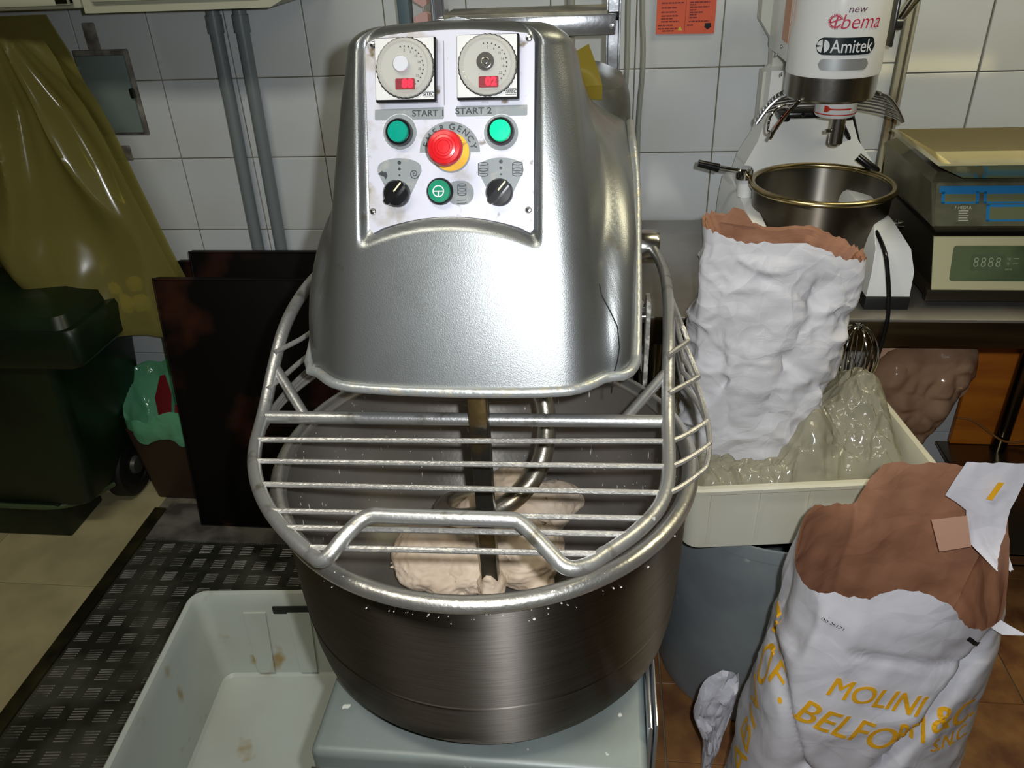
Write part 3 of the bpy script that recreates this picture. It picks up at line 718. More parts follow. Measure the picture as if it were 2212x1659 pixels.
# --- bowl guard
guard = t.part('guard_frame', tube([(-.42, 1.42, 1.02), (-.445, 1.25, 1.065), (-.458, 1.12, 1.068), (-.468, 1.03, 1.045), (-.473, .97, 1.0), (-.474, .91, .956), (-.466, .85, .944), (-.448, .80, .941), (-.42, .752, .939), (-.385, .708, .938), (-.345, .67, .938), (-.318, .650, .937)], .0092, 14, it=3), tube_m)
G = lambda n, g_, m_=tube_m, **k: t.part(n, g_, m_, parent=guard, **k)
G('frame_tube', tube([(.098, 1.46, 1.0), (.112, 1.30, 1.02), (.108, 1.15, 1.03), (.102, 1.04, 1.022), (.098, .98, .995), (.096, .92, .957), (.094, .85, .944), (.090, .80, .942), (.078, .755, .940), (.05, .712, .939), (.022, .682, .938), (.002, .664, .937)], .0092, 14, it=3))
G('handle', tube([(-.325, .656, .937), (-.302, .636, .939), (-.283, .665, .957), (-.262, .690, .968), (-.235, .688, .968), (-.10, .690, .968), (-.085, .692, .966), (-.050, .660, .950), (-.030, .643, .939), (-.004, .655, .937), (.012, .674, .938)], .0092, 14, it=2))
G('crossbar', tube([(-.473, .906, .956), (.096, .918, .956)], .0092, 14))
G('brace', tube([(-.470, .972, .998), (-.410, .907, .956)], .0075, 12)); G('brace', tube([(.097, .985, .996), (.036, .917, .956)], .0075, 12))
for k, (xa, ya, xb, yb) in enumerate(((-.392, .718, .070, .729), (-.362, .689, .040, .700), (-.323, .657, .002, .666))):
    G('rod', tube([(xa, ya, .944), (xb, yb, .944)], .0036, 8), rod_m)
def arcp(side, y0, x0, z0, zb, a1, Rg=.306, n=16):
    cx = BX+(.004 if side > 0 else -.006); a0 = math.asin(max(-1, min(1, (y0-BY)/Rg)))
    out = []
    for q in range(n):
        a = a0+(a1-a0)*q/(n-1); x = cx+side*Rg*math.cos(a); y = BY+Rg*math.sin(a)
        out.append((x, y, z0+(zb-z0)*sstep(0, 1, q/(n-1))))
    return out
for k, (yl, yr, xl, xr, z0, zb) in enumerate(((.857, .878, -.470, .103, .951, .985), (.815, .829, -.456, .100, .946, .965), (.770, .779, -.434, .094, .943, .945))):
    L_ = arcp(-1, yl+.05, xl, z0, zb, math.radians(68)); R__ = arcp(1, yr+.05, xr, z0, zb, math.radians(24))+[(.118, 1.24, 1.0), (.108, 1.31, 1.015)]
    front = [(xl, yl, z0), (xl+.02, yl, z0), (BX, (yl+yr)/2, z0), (xr-.02, yr, z0), (xr, yr, z0)]
    G('hoop_rod', tube(L_[::-1]+front+R__, .0038, 8, it=2), rod_m)
for z0, zb, y0 in ((.985, 1.01, .955), (1.02, 1.035, 1.0)):
    G('side_rod', tube([(-.471, y0-.02, z0)]+arcp(-1, y0+.02, 0, z0, zb, math.radians(66), .300), .0038, 8, it=1), rod_m)
    G('side_rod', tube([(.098, y0-.01, z0)]+arcp(1, y0+.03, 0, z0, zb, math.radians(26), .306)[1:]+[(.112, 1.22, 1.02), (.108, 1.30, 1.02)], .0038, 8, it=1), rod_m)
t.part('hinge_boss', join(lathe([(.030, 0), (.032, .004), (.032, .05), (.028, .056), (0, .056)], 28, (.056, 1.46, 1.0), (1, 0, 0))), steel)
t.part('guard_arm', box(.078, .086, 1.20, 1.245, .80, 1.0, .002), mat('floury_bar', (150, 148, 140), .7, .3, col2=(214, 210, 200), ns=60, lo=.5, hi=.6, bump=1, bs=90))
t.part('limit_switch', join(box(.056, .078, 1.22, 1.25, .955, .985, .002), lathe([(0, 0), (.006, 0), (.006, .02), (0, .02)], 14, (.06, 1.215, .97), (1, 0, 0))), steel)

# --- dough
bm = bmesh.new()
for (x, y, z, a, b, c) in ((-.270, .975, .645, .068, .078, .042), (-.245, 1.03, .64, .05, .05, .036), (-.205, .955, .64, .05, .06, .036), (-.115, .985, .65, .066, .078, .045), (-.20, 1.05, .65, .055, .06, .042), (-.105, 1.09, .655, .070, .06, .042), (-.07, 1.12, .65, .05, .04, .036), (-.15, 1.13, .665, .045, .05, .04), (-.085, .925, .63, .022, .032, .02), (-.16, .90, .645, .022, .028, .045), (-.160, .868, .628, .020, .032, .018), (-.235, .915, .632, .032, .03, .024)):
    r = bmesh.ops.create_uvsphere(bm, u_segments=28, v_segments=16, radius=1)
    for v in r['verts']: v.co = V(x+v.co.x*a, y+v.co.y*b, max(.611, z+v.co.z*c))
g_ = from_bm(bm)
o = single('dough', g_, dough_m, 'pale lump of dough lying in the mixer bowl round the bar', 'dough', (-.17, .98, .611))
md = o.modifiers.new('r', 'REMESH'); md.mode = 'VOXEL'; md.voxel_size = .0028; md.use_smooth_shade = True
md = o.modifiers.new('s', 'SMOOTH'); md.iterations = 4
dg_ = bpy.context.evaluated_depsgraph_get(); bpy.context.view_layer.update(); dg_ = bpy.context.evaluated_depsgraph_get()
me = bpy.data.meshes.new_from_object(o.evaluated_get(dg_)); o.modifiers.clear(); o.data = me
for v in me.vertices:
    w_ = v.co; n_ = noise.noise(V(w_.x*22, w_.y*22, w_.z*60)); r_ = abs(noise.noise(V(w_.x*55+3, w_.y*30, w_.z*120)))
    v.co += v.normal*(.006*n_-.005*r_)
    if v.co.z < 0: v.co.z = 0
me.polygons.foreach_set('use_smooth', [True]*len(me.polygons))

# ================================================================ CRATES, TUB
def crate(name, label, w_, d_, h, loc, rz, m, slots=True, tp=.035):
    """open crate, origin at front-left corner bottom; +x width, +y depth"""
    from mathutils import Euler
    R3 = Matrix.Translation(loc) @ Euler((0, 0, rz)).to_matrix().to_4x4()
    th = T(name, label, 'crate', R3 @ V(w_/2, d_/2, 0))
    def ring(ins, z, r=.03, n=6): return [R3 @ V(a+w_/2, b+d_/2, z) for a, b in rrect(w_-2*ins, d_-2*ins, r, n)]
    th.part('shell', loft([ring(tp, 0), ring(.014, h-.03), ring(.012, h-.012), ring(.0, h-.012, .035), ring(-.001, h-.004, .035), ring(.003, h, .035), ring(.013, h-.001, .03), ring(.017, h-.012, .028), ring(.019, h-.03, .028), ring(tp+.005, .012, .025), ring(tp+.012, .006, .02)], True, True), m)
    for k in range(0, 5):
        x = .06+(w_-.12)*k/4
        for y, s_ in ((0, 1), (d_, -1)):
            th.part('rib', xf(loft([[(x-.004, y+s_*(tp-.0005), .004), (x+.004, y+s_*(tp-.0005), .004), (x+.004, y+s_*(tp+.004), .004), (x-.004, y+s_*(tp+.004), .004)], [(x-.004, y+s_*.0095, h-.014), (x+.004, y+s_*.0095, h-.014), (x+.004, y+s_*.016, h-.014), (x-.004, y+s_*.016, h-.014)]]), R3), m)
    if slots:
        ib = []
        for k in range(1, 4):
            x = .04+(w_-.08)*k/4
            ib.append(xf(loft([[(x-.02, d_-tp-.004, .02), (x+.02, d_-tp-.004, .02), (x+.02, d_-tp-.012, .02), (x-.02, d_-tp-.012, .02)], [(x-.026, d_-.018, h-.05), (x+.026, d_-.018, h-.05), (x+.026, d_-.026, h-.05), (x-.026, d_-.026, h-.05)]]), R3))
        th.part('inner_panels', join(*ib), m)
        th.part('hand_slot', xf(join(box(w_/2-.06, w_/2+.06, d_-.024, d_-.010, h-.056, h-.034, .003)), R3), black_r, label='dark hand slot in the far wall')
    return th
crate('plastic_crate', 'empty white plastic crate on the floor plate left of the mixer', .49, .62, .245, (-.868, .62, .008), .078, crate_m)
crate('plastic_crate', 'cream white plastic crate full of bags standing on the grey tub', .475, .60, .150, (.152, 1.127, .522), .125, crate2_m, slots=False, tp=.018)
t = T('grey_tub', 'large round grey plastic tub under the crate of bags', 'tub', (.375, 1.33, 0))
t.part('shell', lathe([(0, .0), (.198, .0), (.214, .012), (.220, .05), (.222, .45), (.222, .49), (.224, .49), (.224, .520), (.219, .520), (.215, .50), (.212, .06), (.19, .02), (0, .02)], 72, (.373, 1.368, 0)), tub_m)
# crumpled white paper on the floor beside the tub
def blobsheet(outline, y, thick, s=30, amp=.012, seed=0, ny=16):
    cx = sum(p[0] for p in outline)/len(outline); cz = sum(p[1] for p in outline)/len(outline)
    rr = []
    for k in range(ny+1):
        u = k/ny; ring = []
        for (x, z) in outline:
            px, pz = cx+(x-cx)*u, cz+(z-cz)*u
            dd_, _p = noise.voronoi(V(px*s*1.6+seed, seed, pz*s*1.6)); ring.append(V(px, y-thick*math.sqrt(max(0, 1-u*u))+amp*(noise.noise(V(px*s+seed, pz*s, seed))+.8*max(0, .4-dd_[1]+dd_[0])), pz))
        rr.append(ring)
    for k in range(ny-1, -1, -1):
        u = k/ny
        rr.append([V(cx+(x-cx)*u, y+thick*.5*math.sqrt(max(0, 1-u*u))+amp*noise.noise(V(x*s+seed+9, z*s, seed)), cz+(z-cz)*u) for (x, z) in outline])
    return loft(rr, False, False)
o = [(.196, .205), (.199, .245), (.206, .290), (.222, .322), (.246, .343), (.262, .345), (.275, .32), (.272, .25), (.262, .16), (.25, .10), (.24, .0), (.226, .0), (.224, .10), (.219, .15), (.207, .18)]
o = smooth_path([(a, b, 0) for a, b in o], 1, True)
single('crumpled_paper', blobsheet([(p.x, p.y) for p in o], 1.02, .012, amp=.018, seed=3), paper_w, 'torn crumpled white paper flap between grey tub and flour sack', 'paper', (.24, 1.02, 0))

# ================================================================ FLOUR SACKS
def sack(t, rim, base, levels, wob, inner_depth, m_out, m_in, bulge=.0, folds=(), crease=.004, cscale=13, nz=70, jag=.004, seed=1, inner_z=None, inner_c=None):
    """rim: 3D closed loop, base: closed loop of the same length"""
    rim = [Vector(p) for p in rim]; n = len(rim)
    rows = []
    for i in range(nz+1):
        u = i/nz; row = []
        for k in range(n):
            b = base[k]; p = b.lerp(rim[k], u)
            c = sum(base, V(0, 0, 0))/n; c2 = sum(rim, V(0, 0, 0))/n; cc = c.lerp(c2, u); d = V(p.x-cc.x, p.y-cc.y, 0)
            if d.length > 1e-5: d.normalize()
            bl = bulge*math.sin(PI*min(1, u*1.05))
            nn = wob*(fbm((p.x*6+seed, p.y*6, p.z*5), 1.6, 3)) + wob*.55*(1-2*abs(noise.noise(V(p.x*9+seed*3, p.y*9, p.z*7))))
            q = V((p.x+.45*p.z)*cscale+seed, p.y*cscale, (p.z-.45*p.x)*cscale*.8)+.35*V(noise.noise(p*11), noise.noise(p*11+V(4, 0, 0)), noise.noise(p*11+V(0, 7, 0)))
            dd_, pp_ = noise.voronoi(q); e_ = dd_[1]-dd_[0]
            nn += crease*(1.5*max(0, .45-e_)**1.3*(1+noise.noise(q*.7))-.5)
            dd_, pp_ = noise.voronoi(q*2.3); nn += crease*.5*max(0, .4-(dd_[1]-dd_[0]))
            f = 0
            for (x0, z0, x1, z1, wd, dp) in folds:
                if p.y < cc.y:
                    L2 = (x1-x0)**2+(z1-z0)**2; s_ = ((p.x-x0)*(x1-x0)+(p.z-z0)*(z1-z0))/L2; s_ = max(0, min(1, s_))
                    dist = math.hypot(p.x-x0-s_*(x1-x0), p.z-z0-s_*(z1-z0)); f -= dp*math.exp(-(dist/wd)**2)
            ed = min(1, (1-u)*12)
            row.append(p+d*((bl+nn*min(1, u*6))*ed+f*ed))
        rows.append(row)
    for k in range(n): rows[-1][k] += V(0, 0, jag*noise.noise(V(k*1.7, seed, 0))*2)
    out = t.part('outer_paper', loft(rows, True, False), m_out, ang=60)
    ir = []
    icn = Vector(inner_c); NI = 34; zt_ = sum(p.z for p in rows[-1])/n
    for i in range(NI):
        u = i/(NI-1); jj = nz-int(round(u*nz*(zt_-inner_z)/zt_)); row = []
        for k in range(n):
            q = rows[jj][k].copy(); d = V(icn.x-q.x, icn.y-q.y, 0); d.normalize()
            if i: q += d*(.003+.028*u+.010*max(0, noise.noise(V(q.x*9+seed, q.y*9, q.z*11)))*min(1, u*5))
            row.append(q)
        ir.append(row)
    t.part('inner_paper', loft(ir, False, True), m_in, ang=60, label='brown inner lining')
    return out
# front sack
rimp = [(0.299, 0.93, 0.708), (0.289, 0.87, 0.732), (0.295, 0.835, 0.739), (0.3, 0.815, 0.752), (0.314, 0.803, 0.766), (0.339, 0.795, 0.767), (0.358, 0.79, 0.768), (0.372, 0.79, 0.78), (0.387, 0.79, 0.790), (0.414, 0.79, 0.789), (0.439, 0.79, 0.779), (0.467, 0.79, 0.762), (0.480, 0.795, 0.738), (0.494, 0.8, 0.719), (0.513, 0.81, 0.702), (0.535, 0.82, 0.691), (0.554, 0.835, 0.687), (0.573, 0.855, 0.685), (0.589, 0.89, 0.690), (0.602, 0.92, 0.700), (0.613, 0.95, 0.712), (0.620, 0.98, 0.725), (0.622, 1.0, 0.745), (0.622, 1.02, 0.769), (0.629, 1.025, 0.812), (0.605, 1.03, 0.812), (0.578, 1.03, 0.814), (0.563, 1.035, 0.804), (0.535, 1.04, 0.814), (0.505, 1.045, 0.806), (0.48, 1.05, 0.803), (0.455, 1.05, 0.806), (0.438, 1.05, 0.788), (0.426, 1.05, 0.76), (0.418, 1.05, 0.725), (0.407, 1.045, 0.719), (0.386, 1.04, 0.729), (0.366, 1.03, 0.727), (0.347, 1.02, 0.744), (0.324, 1.0, 0.731), (0.312, 0.97, 0.715)]
rimd = smooth_path(rimp, 2, True)
rimd = [p+V(0, 0, .002*random.uniform(-1, 1)) for p in rimd]
nb = len(rimd); cxy = V(.447, .92, 0)
base_ = []
for p in rimd:
    d = p-cxy; a = math.atan2(d.y/.13, d.x/.18)
    c, s_ = math.cos(a), math.sin(a); e = .62
    base_.append(V(.432+.190*math.copysign(abs(c)**e, c), .92+.110*math.copysign(abs(s_)**e, s_), .004))
t = T('flour_sack', 'open white and brown paper flour sack with ochre printing, front right', 'sack', (.42, .93, 0))
fs_out = sack(t, rimd, base_, 0, .006, .3, paper_w, paper_b, bulge=.004, seed=4, inner_z=.40, inner_c=(.455, .93, 0),
     folds=((.55, .68, .44, .40, .010, .020), (.27, .60, .33, .38, .008, .012), (.33, .38, .45, .28, .012, .016), (.30, .73, .29, .62, .008, .010), (.36, .66, .55, .63, .008, .006)), jag=.002, crease=.006, cscale=8)
SB = bvh(fs_out)
def lift(h, o, k=.0019):
    if not h[0]: return o
    nn_ = h[1] if h[1].y < 0 or abs(h[1].y) < .2 and h[1].x < 0 else -h[1]
    return h[0]+(nn_+V(0, 0, .35)).normalized()*k
def fs(u, v, d):
    return lift(SB.ray_cast(V(u, .5, v), V(0, 1, 0)), V(u, .85, v), .0019+d)
def sacktext(s_, size, x, z, deg, **k): return textg(s_, size, fs, .0, (x, z), rot=math.radians(deg), cut=.012, **k)
def fitted(s_, w_, h, x, z, deg, wt=.0016):
    v, f = text2d(s_, 1, cut=.07, bold=0)
    xs = [a for a, b in v]; ys = [b for a, b in v]; W = max(xs)-min(xs); H = max(ys)-min(ys); cx = (max(xs)+min(xs))/2; cy = (max(ys)+min(ys))/2
    ca, sa = math.cos(math.radians(deg)), math.sin(math.radians(deg)); out = []
    for a, b in v:
        a = (a-cx)*w_/W; b = (b-cy)*h/H; out.append((a*ca-b*sa, a*sa+b*ca))
    g = [([(x+a+dx, z+b+dz) for a, b in out], f) for dx, dz in ((-wt/2, -wt/3), (wt/2, wt/3))]
    return join(*g) if wt else g[0]
def fcorner(a, b):
    Lx = V(.74, -.67, 0); D_ = V(.67, .74, 0); o_ = V(.286, .845, b)+Lx*a
    h = SB.ray_cast(o_-D_*.3, D_); return lift(h, o_)
def on_front(g): return [fs(p[0], p[1], .0006*(k >= len(g[0])//2)) for k, p in enumerate(g[0])], g[1]
t.part('printed_lettering', join(
    on_front(fitted('MOLINI', .132, .041, .407, .574, -13)),
    on_front(fitted('BELFO', .142, .052, .380, .502, -17)),
    ([V(*fcorner(a, b)) for a, b in fitted('F.', .038, .048, 0, .528, -14, 0)[0]], fitted('F.', .038, .048, 0, .528, -14, 0)[1]),
    on_front(fitted('RTI', .040, .052, .470, .500, 5)),
    on_front(fitted('&', .028, .046, .512, .522, -3)), on_front(fitted('C.', .040, .056, .549, .520, 2)),
    on_front(fitted('S.N.C.', .062, .030, .537, .468, 2, .0006))), ochre, smooth=False)
# lettering wrapping the left side
def fleft(u, v, d):
    return lift(SB.ray_cast(V(.0, u, v), V(1, 0, 0)), V(.27, u, v))
def side_text(s_, size, y, z, deg, **k):
    v, f = text2d(s_, size, cut=.012, **k); ca, sa = math.cos(math.radians(deg)), math.sin(math.radians(deg))
    return [fleft(y-(a*ca-b*sa), z+a*sa+b*ca, 0) for a, b in v], f
g_ = fitted('ABIVON', .36, .052, 0, 0, 96, 0)
t.part('side_lettering', ([fleft(.895-a, .435+b, 0) for a, b in g_[0]], g_[1]), ochre, smooth=False)
# label stamp and loose flap
Lp = [(.546, 1.012, .835), (.536, 1.010, .805), (.527, 1.008, .776), (.545, 1.006, .764), (.562, 1.004, .751), (.567, .998, .722), (.572, .992, .700), (.592, .975, .684), (.606, .955, .676)]
Rp = [(.632, 1.008, .838), (.630, 1.004, .805), (.624, 1.0, .780), (.619, .995, .762), (.617, .99, .745), (.618, .984, .722), (.622, .976, .705), (.624, .965, .692), (.626, .950, .682)]
fl = [[V(*a).lerp(V(*b), k/10)+V(0, .004*noise.noise(V(a[2]*60, k*.9, 0)), .002*noise.noise(V(a[2]*60, k*.9, 5))) for k in range(11)] for a, b in zip(Lp, Rp)]
t.part('torn_flap', loft(fl, False, False, False), paper_w, label='white torn flap folded inward')
t.part('flap_print', loft([[V(.589, .995, .812), V(.597, .994, .812)], [V(.580, .995, .780), V(.588, .993, .780)]], False, False, False), ochre, smooth=False)
t.part('glued_patch', loft([[V(.514, 1.0, .733), V(.559, .992, .750)], [V(.535, .990, .678), V(.574, .982, .698)]], False, False, False), mat('glue_stained_paper', (190, 150, 128), .6), label='lighter brown glued patch inside')
t.part('side_flap', loft([[V(.545, .828, .688), V(.556, .832, .700)], [V(.560, .824, .680), V(.568, .828, .694)], [V(.581, .815, .690), V(.583, .816, .692)]], False, False, False), paper_w)
t.part('batch_stamp', textg('00 26171', .008, fs, 0, (.325, .712), rot=-.3), pdark, smooth=False)
t.part('ink_mark', stroke([(.505, .690), (.512, .683), (.522, .672), (.53, .665)], .006, 0, 0, fs), pdark, smooth=False)
# second white sack standing in the crate
def ell(cx, cy, hx, hy, zf, n=96, e=.6):
    r = []
    for k in range(n):
        a = 2*PI*k/n; c, s_ = math.cos(a), math.sin(a)
        x = cx+hx*math.copysign(abs(c)**e, c); y = cy+hy*math.copysign(abs(s_)**e, s_)
        r.append(V(x, y, zf(x, y)))
    return r
t = T('paper_sack', 'tall crumpled white paper sack standing in the crate by the counter', 'sack', (.29, 1.32, .53))
rim2 = ell(.310, 1.325, .138, .045, lambda x, y: 1.092-.19*(x-.19)-.008*math.sin((x-.17)*30)*(1 if y < 1.32 else .3)+(.004+.006*math.sin(x*38) if y > 1.325 else 0)+.0022*(1 if int(x*420) % 2 else -1))
base2 = ell(.275, 1.31, .105, .055, lambda x, y: .545)
sack(t, rim2, base2, 0, .009, .3, paper_w2, paper_b, bulge=.010, seed=11, inner_z=.90, inner_c=(.30, 1.325, 0), nz=110,
     folds=((.20, 1.02, .24, .70, .012, .010), (.38, 1.0, .30, .74, .012, .012), (.27, .92, .40, .80, .010, .009)), jag=.003, crease=.020, cscale=13)
t.part('inside_flap', loft([[V(.205, 1.355, 1.085), V(.27, 1.362, 1.072)], [V(.228, 1.365, 1.108), V(.246, 1.368, 1.102)]], False, False, False), paper_b)

# cloudy plastic bags filling the crate
def cratepos(a, b): 
    ca, sa = math.cos(.125), math.sin(.125); return V(.152+a*ca-b*sa, 1.127+a*sa+b*ca, 0)
def bagsheet(a0, a1, b0, b1, hf, nx=170, ny=200):
    vs, fs_ = [], []
    for j in range(ny+1):
        for i in range(nx+1):
            a = a0+(a1-a0)*i/nx; b = b0+(b1-b0)*j/ny; p = cratepos(a, b); z = hf(a, b, p)
            vs.append(V(p.x+.008*noise.noise(p*14+V(0, 0, z*9)), p.y+.008*noise.noise(p*13+V(5, 0, z*9)), z))
    for j in range(ny):
        for i in range(nx): fs_.append((j*(nx+1)+i, j*(nx+1)+i+1, (j+1)*(nx+1)+i+1, (j+1)*(nx+1)+i))
    return vs, fs_
def h1(a, b, p):
    e = min(a-.02, .455-a, b-.02, .58-b); z = .60+.05*sstep(0, .05, e)
    pk = .115*math.exp(-((p.x-.50)**2/.006+(p.y-1.36)**2/.008))+.095*math.exp(-((p.x-.39)**2/.0016+(p.y-1.28)**2/.004))
    q = V(p.x*26, p.y*26, 2)+.5*V(noise.noise(p*20), noise.noise(p*20+V(3, 3, 0)), 0)
    dd_, pp_ = noise.voronoi(q)
    rid = math.exp(-((dd_[1]-dd_[0])/.25)**2)-.5*dd_[0]
    dd_, pp_ = noise.voronoi(q*2.1)
    return z+pk+.011*rid+.004*math.exp(-((dd_[1]-dd_[0])/.25)**2)+.02*sstep(.2, .4, a)*sstep(0, .1, e)
single('plastic_bag', bagsheet(.032, .443, .036, .560, h1), clear_film, 'cloudy crumpled plastic bag filling the crate in front of the whisk', 'bag', (.37, 1.4, .6), ang=25)
# whisk
t = T('balloon_whisk', 'large wire balloon whisk head sticking up out of the plastic bag', 'whisk', (.49, 1.40, .60))
for k in range(7):
    a = PI*k/7; R0 = .047
    pts = []
    for q in range(0, 25):
        s_ = math.radians(-62+304*q/24)
        x = R0*math.cos(s_); z = .0+.068*math.sin(s_)
        pts.append(V(.487+x*math.cos(a), 1.40+x*math.sin(a), .795+z+.006*math.sin(a)))
    pts = [V(.482, 1.40, .62)]+pts+[V(.482, 1.40, .62)]
    t.part('wire', tube(pts, .0017, 7), chrome)
t.part('shaft', lathe([(.010, 0), (.012, .02), (.010, .06), (0, .06)], 18, (.482, 1.40, .56)), steel)
# brown film / paper bag under the counter
out_b = smooth_path([(a, b, 0) for a, b in ((.56, .70), (.60, .755), (.66, .768), (.72, .772), (.765, .765), (.785, .73), (.78, .68), (.755, .63), (.73, .59), (.72, .55), (.70, .51), (.66, .51), (.62, .56), (.57, .60), (.545, .65))], 2, True)
t = T('brown_bag', 'crumpled brown and white paper bag hanging under the counter edge', 'bag', (.67, 1.52, .5))
t.part('bag', blobsheet([(p.x, p.y) for p in out_b], 1.54, .05, s=13, amp=.035, seed=7, ny=26), pocket_m, ang=60)
t.part('film', blobsheet([(p.x+.004, p.y-.002) for p in out_b], 1.52, .055, s=13, amp=.035, seed=7.1, ny=20), brown_film, ang=60)

# ================================================================ COUNTER
t = T('steel_counter', 'stainless steel work counter along the back wall carrying mixer and scales', 'counter', (.9, 1.75, 0))
top_m = mat('counter_top_steel', (150, 146, 138), .42, .75, col2=(128, 122, 112), ns=5, bump=.1, bs=90)
t.part('worktop', join(box(.075, 2.0, 1.455, WALL-.012, .845, .853, .002)), top_m)
t.part('front_fascia', join(box(.075, 2.0, 1.455, 1.47, .790, .848, .002)), mat('fascia_steel', (96, 82, 58), .3, .9, col2=(70, 58, 42), ns=4, stretch=(.4, 1, 6)))  # stainless fascia, its brown reflection put into the colour
t.part('under_frame', box(.09, 2.0, 1.49, WALL-.02, .80, .842, .002), hood_side_m)
for x, y in ((1.13, 1.965), (.12, 1.965), (.12, 1.51), (1.9, 1.51), (1.9, 1.965)):
    t.part('leg', join(tube([(x, y, .0), (x, y, .80)], .021, 20)), mat('dark_steel_leg', (110, 104, 90), .2, 1))
t.part('low_shelf', join(box(.975, 1.9, 1.53, 2.0, .19, .20, .002), box(.975, 1.9, 1.53, 1.536, .165, .198, .001)), mat('shelf_steel', (122, 112, 92), .25, .9))
t = T('wooden_board', 'orange brown wooden board leaning at the wall under the counter', 'board', (1.4, 1.99, .2))
t.part('board', box(1.008, 1.95, 1.985, 2.005, .2005, .78, .003), wood_o)
single('loose_cord', tube([(1.0, 1.97, .30), (1.04, 1.965, .298), (1.09, 1.955, .262), (1.13, 1.935, .24), (1.2, 1.94, .25), (1.3, 1.95, .28)], .003, 8, it=2), mat('brown_cord', (150, 100, 50), .5), 'thin brown cord lying across the orange board under the counter', 'cord', (1.1, 1.95, .24))

# white box plate on wall at counter left of mixer
single('wall_socket_box', box(.298, .372, 1.955, WALL-.002, .8535, .915, .012, 3), mat('translucent_grey_plastic', (160, 166, 160), .3), 'pale grey plastic box on counter against wall, left of the white mixer', 'box', (.33, 2.0, .853))

# ================================================================ PLANETARY MIXER (white, on the counter)
PX, PY = .447, 1.71
t = T('planetary_mixer', 'white planetary mixer with steel bowl standing on the counter', 'mixer', (.46, 1.75, .853))
# base with two forward feet
def foot(x0, x1, m1=1):
    g_ = loft([[(x0, 1.50+.0, .878), (x1, 1.50, .878), (x1, 1.96, .878), (x0, 1.96, .878)], [(x0+.003, 1.505, .93), (x1, 1.505, .93), (x1, 1.96, .95), (x0+.003, 1.96, .95)], [(x0+.01, 1.53, .968), (x1-.006, 1.53, .968), (x1-.004, 1.96, .99), (x0+.008, 1.96, .99)], [(x0+.02, 1.60, 1.0), (x1-.025, 1.60, 1.0), (x1-.02, 1.96, 1.0), (x0+.02, 1.96, 1.0)]])
    return g_
bs_ = t.part('base', join(foot(.525, .607), foot(.285, .355), box(.29, .60, 1.82, 1.97, .878, .96, .01)), white_en, ang=50)
t.part('rubber_foot', box(.523, .609, 1.496, 1.60, .853, .880, .003), black_r, parent=bs_); t.part('rubber_foot', box(.283, .357, 1.496, 1.60, .853, .880, .003), black_r, parent=bs_)
t.part('rubber_foot', box(.283, .609, 1.88, 1.97, .853, .880, .003), black_r, parent=bs_)
colp = loft([[(a, y, z) for a, y in ((x0, yf), (x1, yf), (x1+.0, 1.98), (x0, 1.98))] for x0, x1, yf, z in ((.305, .62, 1.86, .95), (.325, .612, 1.865, 1.04), (.352, .572, 1.88, 1.09), (.366, .552, 1.89, 1.14), (.366, .552, 1.89, 1.24))])
t.part('column', colp, white_en, ang=50, smooth=True)
t.part('back_panel', loft([[(a, y, z) for a, y in ((x0, 1.95), (x1, 1.95), (x1, 2.0), (x0, 2.0))] for x0, x1, z in ((.362, .56, 1.0), (.360, .56, 1.228), (.378, .56, 1.23), (.374, .56, 1.29), (.342, .56, 1.335), (.338, .56, 1.46))]), mat('white_side_panel', (196, 198, 188), .35), smooth=False)
HX, HY, HR = .447, 1.71, .087
hd = t.part('head', join(lathe([(HR, 1.268), (HR+.001, 1.272), (HR+.0005, 1.45), (HR-.004, 1.475), (HR-.02, 1.492), (0, 1.50)], 72, (HX, HY, 0)), box(HX-.083, HX+.083, HY, 1.96, 1.275, 1.49, .012)), white_en)
t.part('head_ring', lathe([(0, 1.222), (HR-.004, 1.222), (HR-.001, 1.226), (HR-.001, 1.268), (HR-.006, 1.269)], 72, (HX, HY, 0)), steel, label='bare steel band under the head')
def fh(u, v, d):  # wraps the head front; u metres along the arc, measured from the direction of the viewer
    a = -PI/2-.13+u/HR; r = HR+.0012+d; return V(HX+r*math.cos(a), HY+r*math.sin(a), v)
def arcprism(poly, d0, d1, cut=.004):
    # subdivide polygon into vertical strips so that it bends with the head
    x0 = min(p[0] for p in poly); x1 = max(p[0] for p in poly); n = max(2, int((x1-x0)/cut)); vs, fs_ = [], []
    def span(x):
        ys = []
        m = len(poly)
        for i in range(m):
            a, b = poly[i], poly[(i+1) % m]
            if (a[0]-x)*(b[0]-x) <= 0 and a[0] != b[0]: ys.append(a[1]+(b[1]-a[1])*(x-a[0])/(b[0]-a[0]))
        return (min(ys), max(ys)) if ys else (0, 0)
    for i in range(n+1):
        x = x0+(x1-x0)*i/n; x = min(max(x, x0+1e-6), x1-1e-6); a, b = span(x); vs += [fh(x, a, d1), fh(x, b, d1), fh(x, a, d0), fh(x, b, d0)]
    for i in range(n):
        k = 4*i; fs_ += [(k, k+4, k+5, k+1), (k+2, k+3, k+7, k+6), (k, k+2, k+6, k+4), (k+1, k+5, k+7, k+3)]
    return vs, fs_
bdg = t.part('badge', arcprism(rrect(.108, .030, .0145, 8, .008, 1.325), 0, .0012), badge_dark, parent=hd)
t.part('badge_lettering', join(textg('Amitek', .032, fh, .0016, (.018, 1.324), cut=.004, sx=.80, bold=.0002)), pwhite, parent=hd, smooth=False, label='white lettering and round emblem on dark badge')
em_ = []
